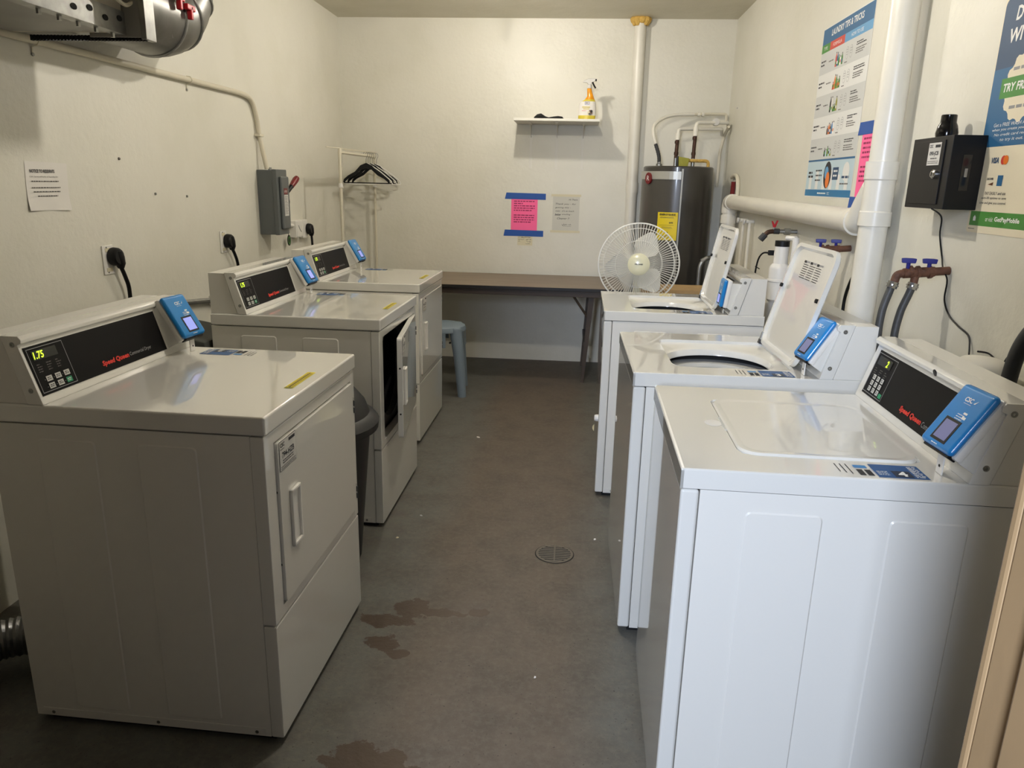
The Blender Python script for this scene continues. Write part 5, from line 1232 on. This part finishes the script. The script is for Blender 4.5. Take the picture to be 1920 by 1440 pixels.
# ------------------------------------------------------------------ valves and hoses
def ball_valves(y, z, label, hoses=True):
    c = Vector((XR, y, z)); t = empty('valve_manifold', c, 0, label, 'valve', 'rusty pipe stubs with blue valve handles')
    m = MB(); m.tube([(-0.001, 0, 0), (-0.045, 0, -0.004)], 0.013, 'rust', 12); m.tube([(-0.045, 0, -0.004), (-0.135, 0, -0.012)], 0.0155, 'rust', 14)
    m.tube(bez([(-0.135, 0, -0.012), (-0.152, 0, -0.018), (-0.158, 0, -0.040)], 5), 0.0125, 'rust', 12)
    for x in (-0.052, -0.088, -0.110): m.tube([(x, 0, -0.006), (x-0.010, 0, -0.007)], 0.019, 'rust', 8)
    m.tube([(-0.098, 0, -0.010), (-0.100, 0, -0.042)], 0.0115, 'rust', 12); m.build('pipe_stub', t)
    for x in (-0.062, -0.124):
        m = MB(); m.tube([(x, 0, 0.0), (x, 0, 0.022)], 0.006, 'blue_handle', 10); m.prism([(-0.019, 0.020), (0.019, 0.020), (0.021, 0.034), (0.010, 0.035), (-0.010, 0.035), (-0.021, 0.034)], -0.007, 0.007, 'blue_handle', 'y', bev=0.002, M=Matrix.Translation((x, 0, 0)) @ Matrix.Rotation(-0.25, 4, 'Z')); m.build('valve_handle', t, label='dark blue valve handle')
    return t
def hose(P, r, label, fit=True, name='water_hose', mt='hose_grey', grp=None):
    c = Vector(P[0]); t = empty(name, c, 0, label, 'hose', grp)
    m = MB(); m.tube([q-c for q in bez(P, 7)], r, mt, 12); m.build('hose', t)
    if fit:
        d_ = (Vector(P[1])-c).normalized(); m = MB(); m.tube([-d_*0.002, d_*0.018], 0.0165, 'chrome', 10); m.tube([d_*0.006, d_*0.010], 0.0185, 'chrome', 16); m.build('coupling', t)
        m = MB(); m.tube([d_*0.018, d_*0.046], 0.0105, 'chrome', 12); m.build('ferrule', t)
    return t
ball_valves(2.386, 1.228, 'rusty pipe stub with two blue handles above the nearest washer')
hose([(0.994, 2.386, 1.188), (0.986, 2.386, 1.158), (0.970, 2.380, 1.09), (0.968, 2.37, 1.00), (0.985, 2.34, 0.88), (1.00, 2.30, 0.70), (0.995, 2.22, 0.45), (0.975, 2.16, 0.30)], 0.0115, 'left grey fill hose under the blue valve handles', grp='fill hoses of the nearest washer')
hose([(1.054, 2.386, 1.186), (1.046, 2.386, 1.155), (1.026, 2.382, 1.09), (1.018, 2.375, 1.00), (1.03, 2.35, 0.88), (1.05, 2.30, 0.70), (1.06, 2.24, 0.45), (1.04, 2.16, 0.25)], 0.0115, 'right grey fill hose under the blue valve handles', grp='fill hoses of the nearest washer')
ball_valves(3.232, 1.226, 'rusty pipe stub with two blue handles behind the open lid of the middle washer')
hose([(0.995, 3.232, 1.186), (0.99, 3.232, 1.14), (0.99, 3.22, 1.00), (0.99, 3.20, 0.80), (0.98, 3.15, 0.5), (0.97, 3.10, 0.3)], 0.0115, 'left white fill hose behind the open lid of the middle washer', mt='pipe_white', grp='fill hoses of the middle washer')
hose([(1.054, 3.232, 1.184), (1.05, 3.232, 1.14), (1.05, 3.22, 1.00), (1.05, 3.20, 0.80), (1.05, 3.15, 0.5), (1.04, 3.10, 0.3)], 0.0115, 'right white fill hose behind the open lid of the middle washer', mt='pipe_white', grp='fill hoses of the middle washer')
# drain hose at the picture edge and the black cords by the stack
hose([(1.05, 1.76, 0.12), (1.05, 1.78, 0.50), (1.045, 1.790, 0.90), (1.045, 1.790, 1.05), (1.055, 1.775, 1.14), (1.08, 1.74, 1.20), (1.10, 1.68, 1.22), (1.11, 1.62, 1.18), (1.11, 1.60, 1.0)], 0.0175, 'thick black drain hose looping over at the right edge', fit=False, name='drain_hose', mt='rubber')
hose([(1.10, 3.02, 0.30), (1.12, 3.10, 0.80), (1.12, 3.13, 1.00), (1.115, 3.08, 1.10), (1.10, 2.98, 1.16)], 0.0065, 'thin black cord curving behind the drain stack', fit=False, name='black_cable', mt='black_plastic')
hose([(1.02, 4.42, 0.15), (1.00, 4.30, 0.45), (0.98, 4.20, 0.75), (1.0, 4.16, 0.88), (1.06, 4.12, 0.93)], 0.022, 'thick black hose beside the farthest washer', fit=False, name='drain_hose', mt='rubber')
# white drum-like jug behind the nearest washer
t = empty('white_jug', (1.060, 1.945, 0), 0, 'round white plastic container behind the nearest washer', 'container')
m = MB(); m.lathe([(0.0, 0.001), (0.080, 0.001), (0.082, 0.02), (0.082, 0.95), (0.079, 1.005), (0.066, 1.035), (0.045, 1.050), (0.0, 1.055)], 'pipe_white', seg=36); m.build('body', t)
# trap and faucet behind farthest washer
c = Vector((1.055, 3.90, 0)); t = empty('standpipe', c, 0, 'white plastic trap assembly standing on the right wall behind the open lids', 'drain')
m = MB(); m.lathe([(0.042, 0.90), (0.050, 0.91), (0.052, 1.00), (0.056, 1.002), (0.056, 1.012), (0.052, 1.014), (0.052, 1.065), (0.047, 1.080), (0.036, 1.092), (0.034, 1.20), (0.0, 1.20)], 'plastic_white', seg=24); m.build('trap', t)
m = MB(); m.lathe([(0.036, 1.178), (0.036, 1.205), (0.0, 1.205)], 'black_plastic', seg=18); m.build('collar', t, label='black collar')
m = MB(); m.tube([(0.05, -0.05, 1.225), (0.05, -0.05, 0.90)], 0.017, 'plastic_white', 14); m.tube([(0.02, 0, 1.22), (0.05, -0.05, 1.22)], 0.013, 'plastic_white', 12); m.build('side_pipe', t)
m = MB(); m.tube(bez([(0.0, 0.0, 0.95), (-0.01, 0.03, 0.88), (0.0, 0.08, 0.82), (0.02, 0.14, 0.72), (0.02, 0.16, 0.5), (0.02, 0.16, 0.02)], 6), 0.033, 'plastic_white', 18); m.build('trap_bend', t)
c = Vector((XR, 4.02, 1.245)); t = empty('hose_bib', c, 0, 'small brass faucet with red lever on the right wall', 'faucet')
m = MB(); m.tube([(-0.001, 0, 0), (-0.05, 0.0, 0.0), (-0.095, 0.0, 0.0)], 0.011, 'galv', 10); m.tube([(-0.035, 0, 0), (-0.065, 0, 0)], 0.017, 'galv', 8); m.build('stub', t)
m = MB(); m.tube([(-0.09, 0, 0.0), (-0.12, 0, 0.0)], 0.014, 'rubber', 10); m.tube(bez([(-0.115, 0, 0.0), (-0.145, 0, -0.005), (-0.165, 0, -0.025)], 4), 0.012, 'copper_dark', 10); m.tube([(-0.160, 0, -0.018), (-0.182, 0, -0.045)], 0.017, 'rubber', 10); m.build('faucet', t)
m = MB(); m.tube([(-0.118, 0, 0.01), (-0.118, 0, 0.025)], 0.005, 'steel', 8); m.prism([(-0.134, 0.052), (-0.128, 0.052), (-0.118, 0.034), (-0.108, 0.056), (-0.100, 0.054), (-0.112, 0.020), (-0.124, 0.020)], -0.005, 0.005, 'valve_red', 'y', bev=0.001); m.build('lever', t, label='red lever')
c = Vector((1.03, 4.06, 1.13)); t = empty('power_cable', c, 0, 'black cord and plug hanging beside the white trap', 'cable')
m = MB(); m.box((0.0, -0.012, -0.012), (0.05, 0.012, 0.014), 'black_plastic', 0.004); m.build('plug', t)
m = MB(); m.tube([q-Vector((0, 0, 0)) for q in bez([(0.005, 0, 0.0), (-0.02, 0.03, -0.005), (-0.035, 0.06, -0.05), (-0.038, 0.08, -0.16), (-0.03, 0.09, -0.32)], 6)], 0.0045, 'black_plastic', 8); m.tube([(-0.045, 0.062, -0.078), (-0.020, 0.062, -0.092)], 0.0025, 'black_plastic', 6); m.build('cord', t)
for k, (y, lab) in enumerate(((5.16, 'left thin white pipe on the right wall near the corner'), (4.98, 'right thin white pipe on the right wall near the corner'))):
    t = empty('water_pipe', (XR-0.028, y, 1.25), 0, lab, 'pipe', 'pair of thin white pipes on the right wall')
    m = MB(); m.tube([(0, 0, 0.0), (0.0, -0.02*k, -0.35), (0, 0.0, -1.22)], 0.0095, 'pipe_white', 10); m.build('pipe', t)
    m = MB(); m.tube([(-0.025, 0, 0.0), (0.027, 0, 0.0)], 0.012, 'pipe_white', 10); m.lathe([(0.0, -0.045), (0.018, -0.043), (0.018, -0.032), (0.006, -0.028)], 'paper_grey', seg=12, axis='x'); m.build('valve', t)
t = empty('white_jug', (0.97, 4.62, 0), 0, 'rounded white plastic jug behind the farthest washer', 'container')
m = MB(); m.lathe([(0.0, 0.001), (0.10, 0.001), (0.11, 0.03), (0.11, 0.80), (0.095, 0.87), (0.05, 0.90), (0.03, 0.905), (0, 0.906)], 'plastic_white', seg=30); m.build('body', t)
m = MB(); m.lathe([(0.0, 0.0), (0.006, 0.0), (0.005, 0.006), (0.0, 0.007)], 'paper_grey', seg=8, axis='x', M=Matrix.Scale(-1, 4, (1, 0, 0))); o = m.build('wall_screw'); o.location = (XR, 5.86, 2.02); tag(o, 'pale screw head on the right wall near the far corner', 'screw')

# ------------------------------------------------------------------ floor things
t = empty('floor_drain', (-0.022, 2.742, 0.0), 0, 'round slotted drain cover in the floor between washers and dryers', 'drain')
m = MB(); m.lathe([(0.066, 0.0005), (0.076, 0.0008), (0.076, 0.0025), (0.066, 0.0025)], 'grate', seg=40, cap=False); m.build('rim', t)
m = MB(); m.lathe([(0.080, 0.0006), (0.0, 0.0006)], 'dark_hole', seg=32, cap=False); m.build('pit', t)
m = MB()
for k in range(-4, 5):
    y = k*0.0145; h_ = math.sqrt(max(0.066**2-y*y, 0)); m.box((-h_, y-0.0040, 0.0008), (h_, y+0.0040, 0.0028), 'grate', 0.0005, 1)
m.box((-0.003, -0.064, 0.0008), (0.003, 0.064, 0.003), 'grate'); m.build('grate', t)
for k, (x, y, s_, mt_, lab) in enumerate(((-0.51, 4.116, 0.012, 'paper', 'white lint scrap on the floor in front of the farthest dryer'), (-0.688, 2.80, 0.007, 'paper_cream', 'tiny pale scrap on the floor by the gap between near and middle dryers'),
        (-0.631, 3.025, 0.007, 'paper_grey', 'tiny pale scrap on the floor beside the middle dryer'), (0.145, 2.889, 0.006, 'paper', 'tiny white scrap on the floor right of the drain cover'), (-0.06, 1.95, 0.004, 'paper', 'tiny white speck on the bare floor in front of the drain cover'))):
    q = random.Random(k); m = MB(); m.loft([(0.0005, 0, 0, s_, s_*0.7), (0.003, s_*0.2, 0, s_*0.9, s_*0.5), (0.005, 0, s_*0.2, s_*0.4, s_*0.3)], mt_, 7); o = m.build('lint_scrap'); o.location = (x, y, 0); o.rotation_euler = (0, 0, q.uniform(0, 3)); tag(o, lab, 'scrap', 'bits of lint on the floor')
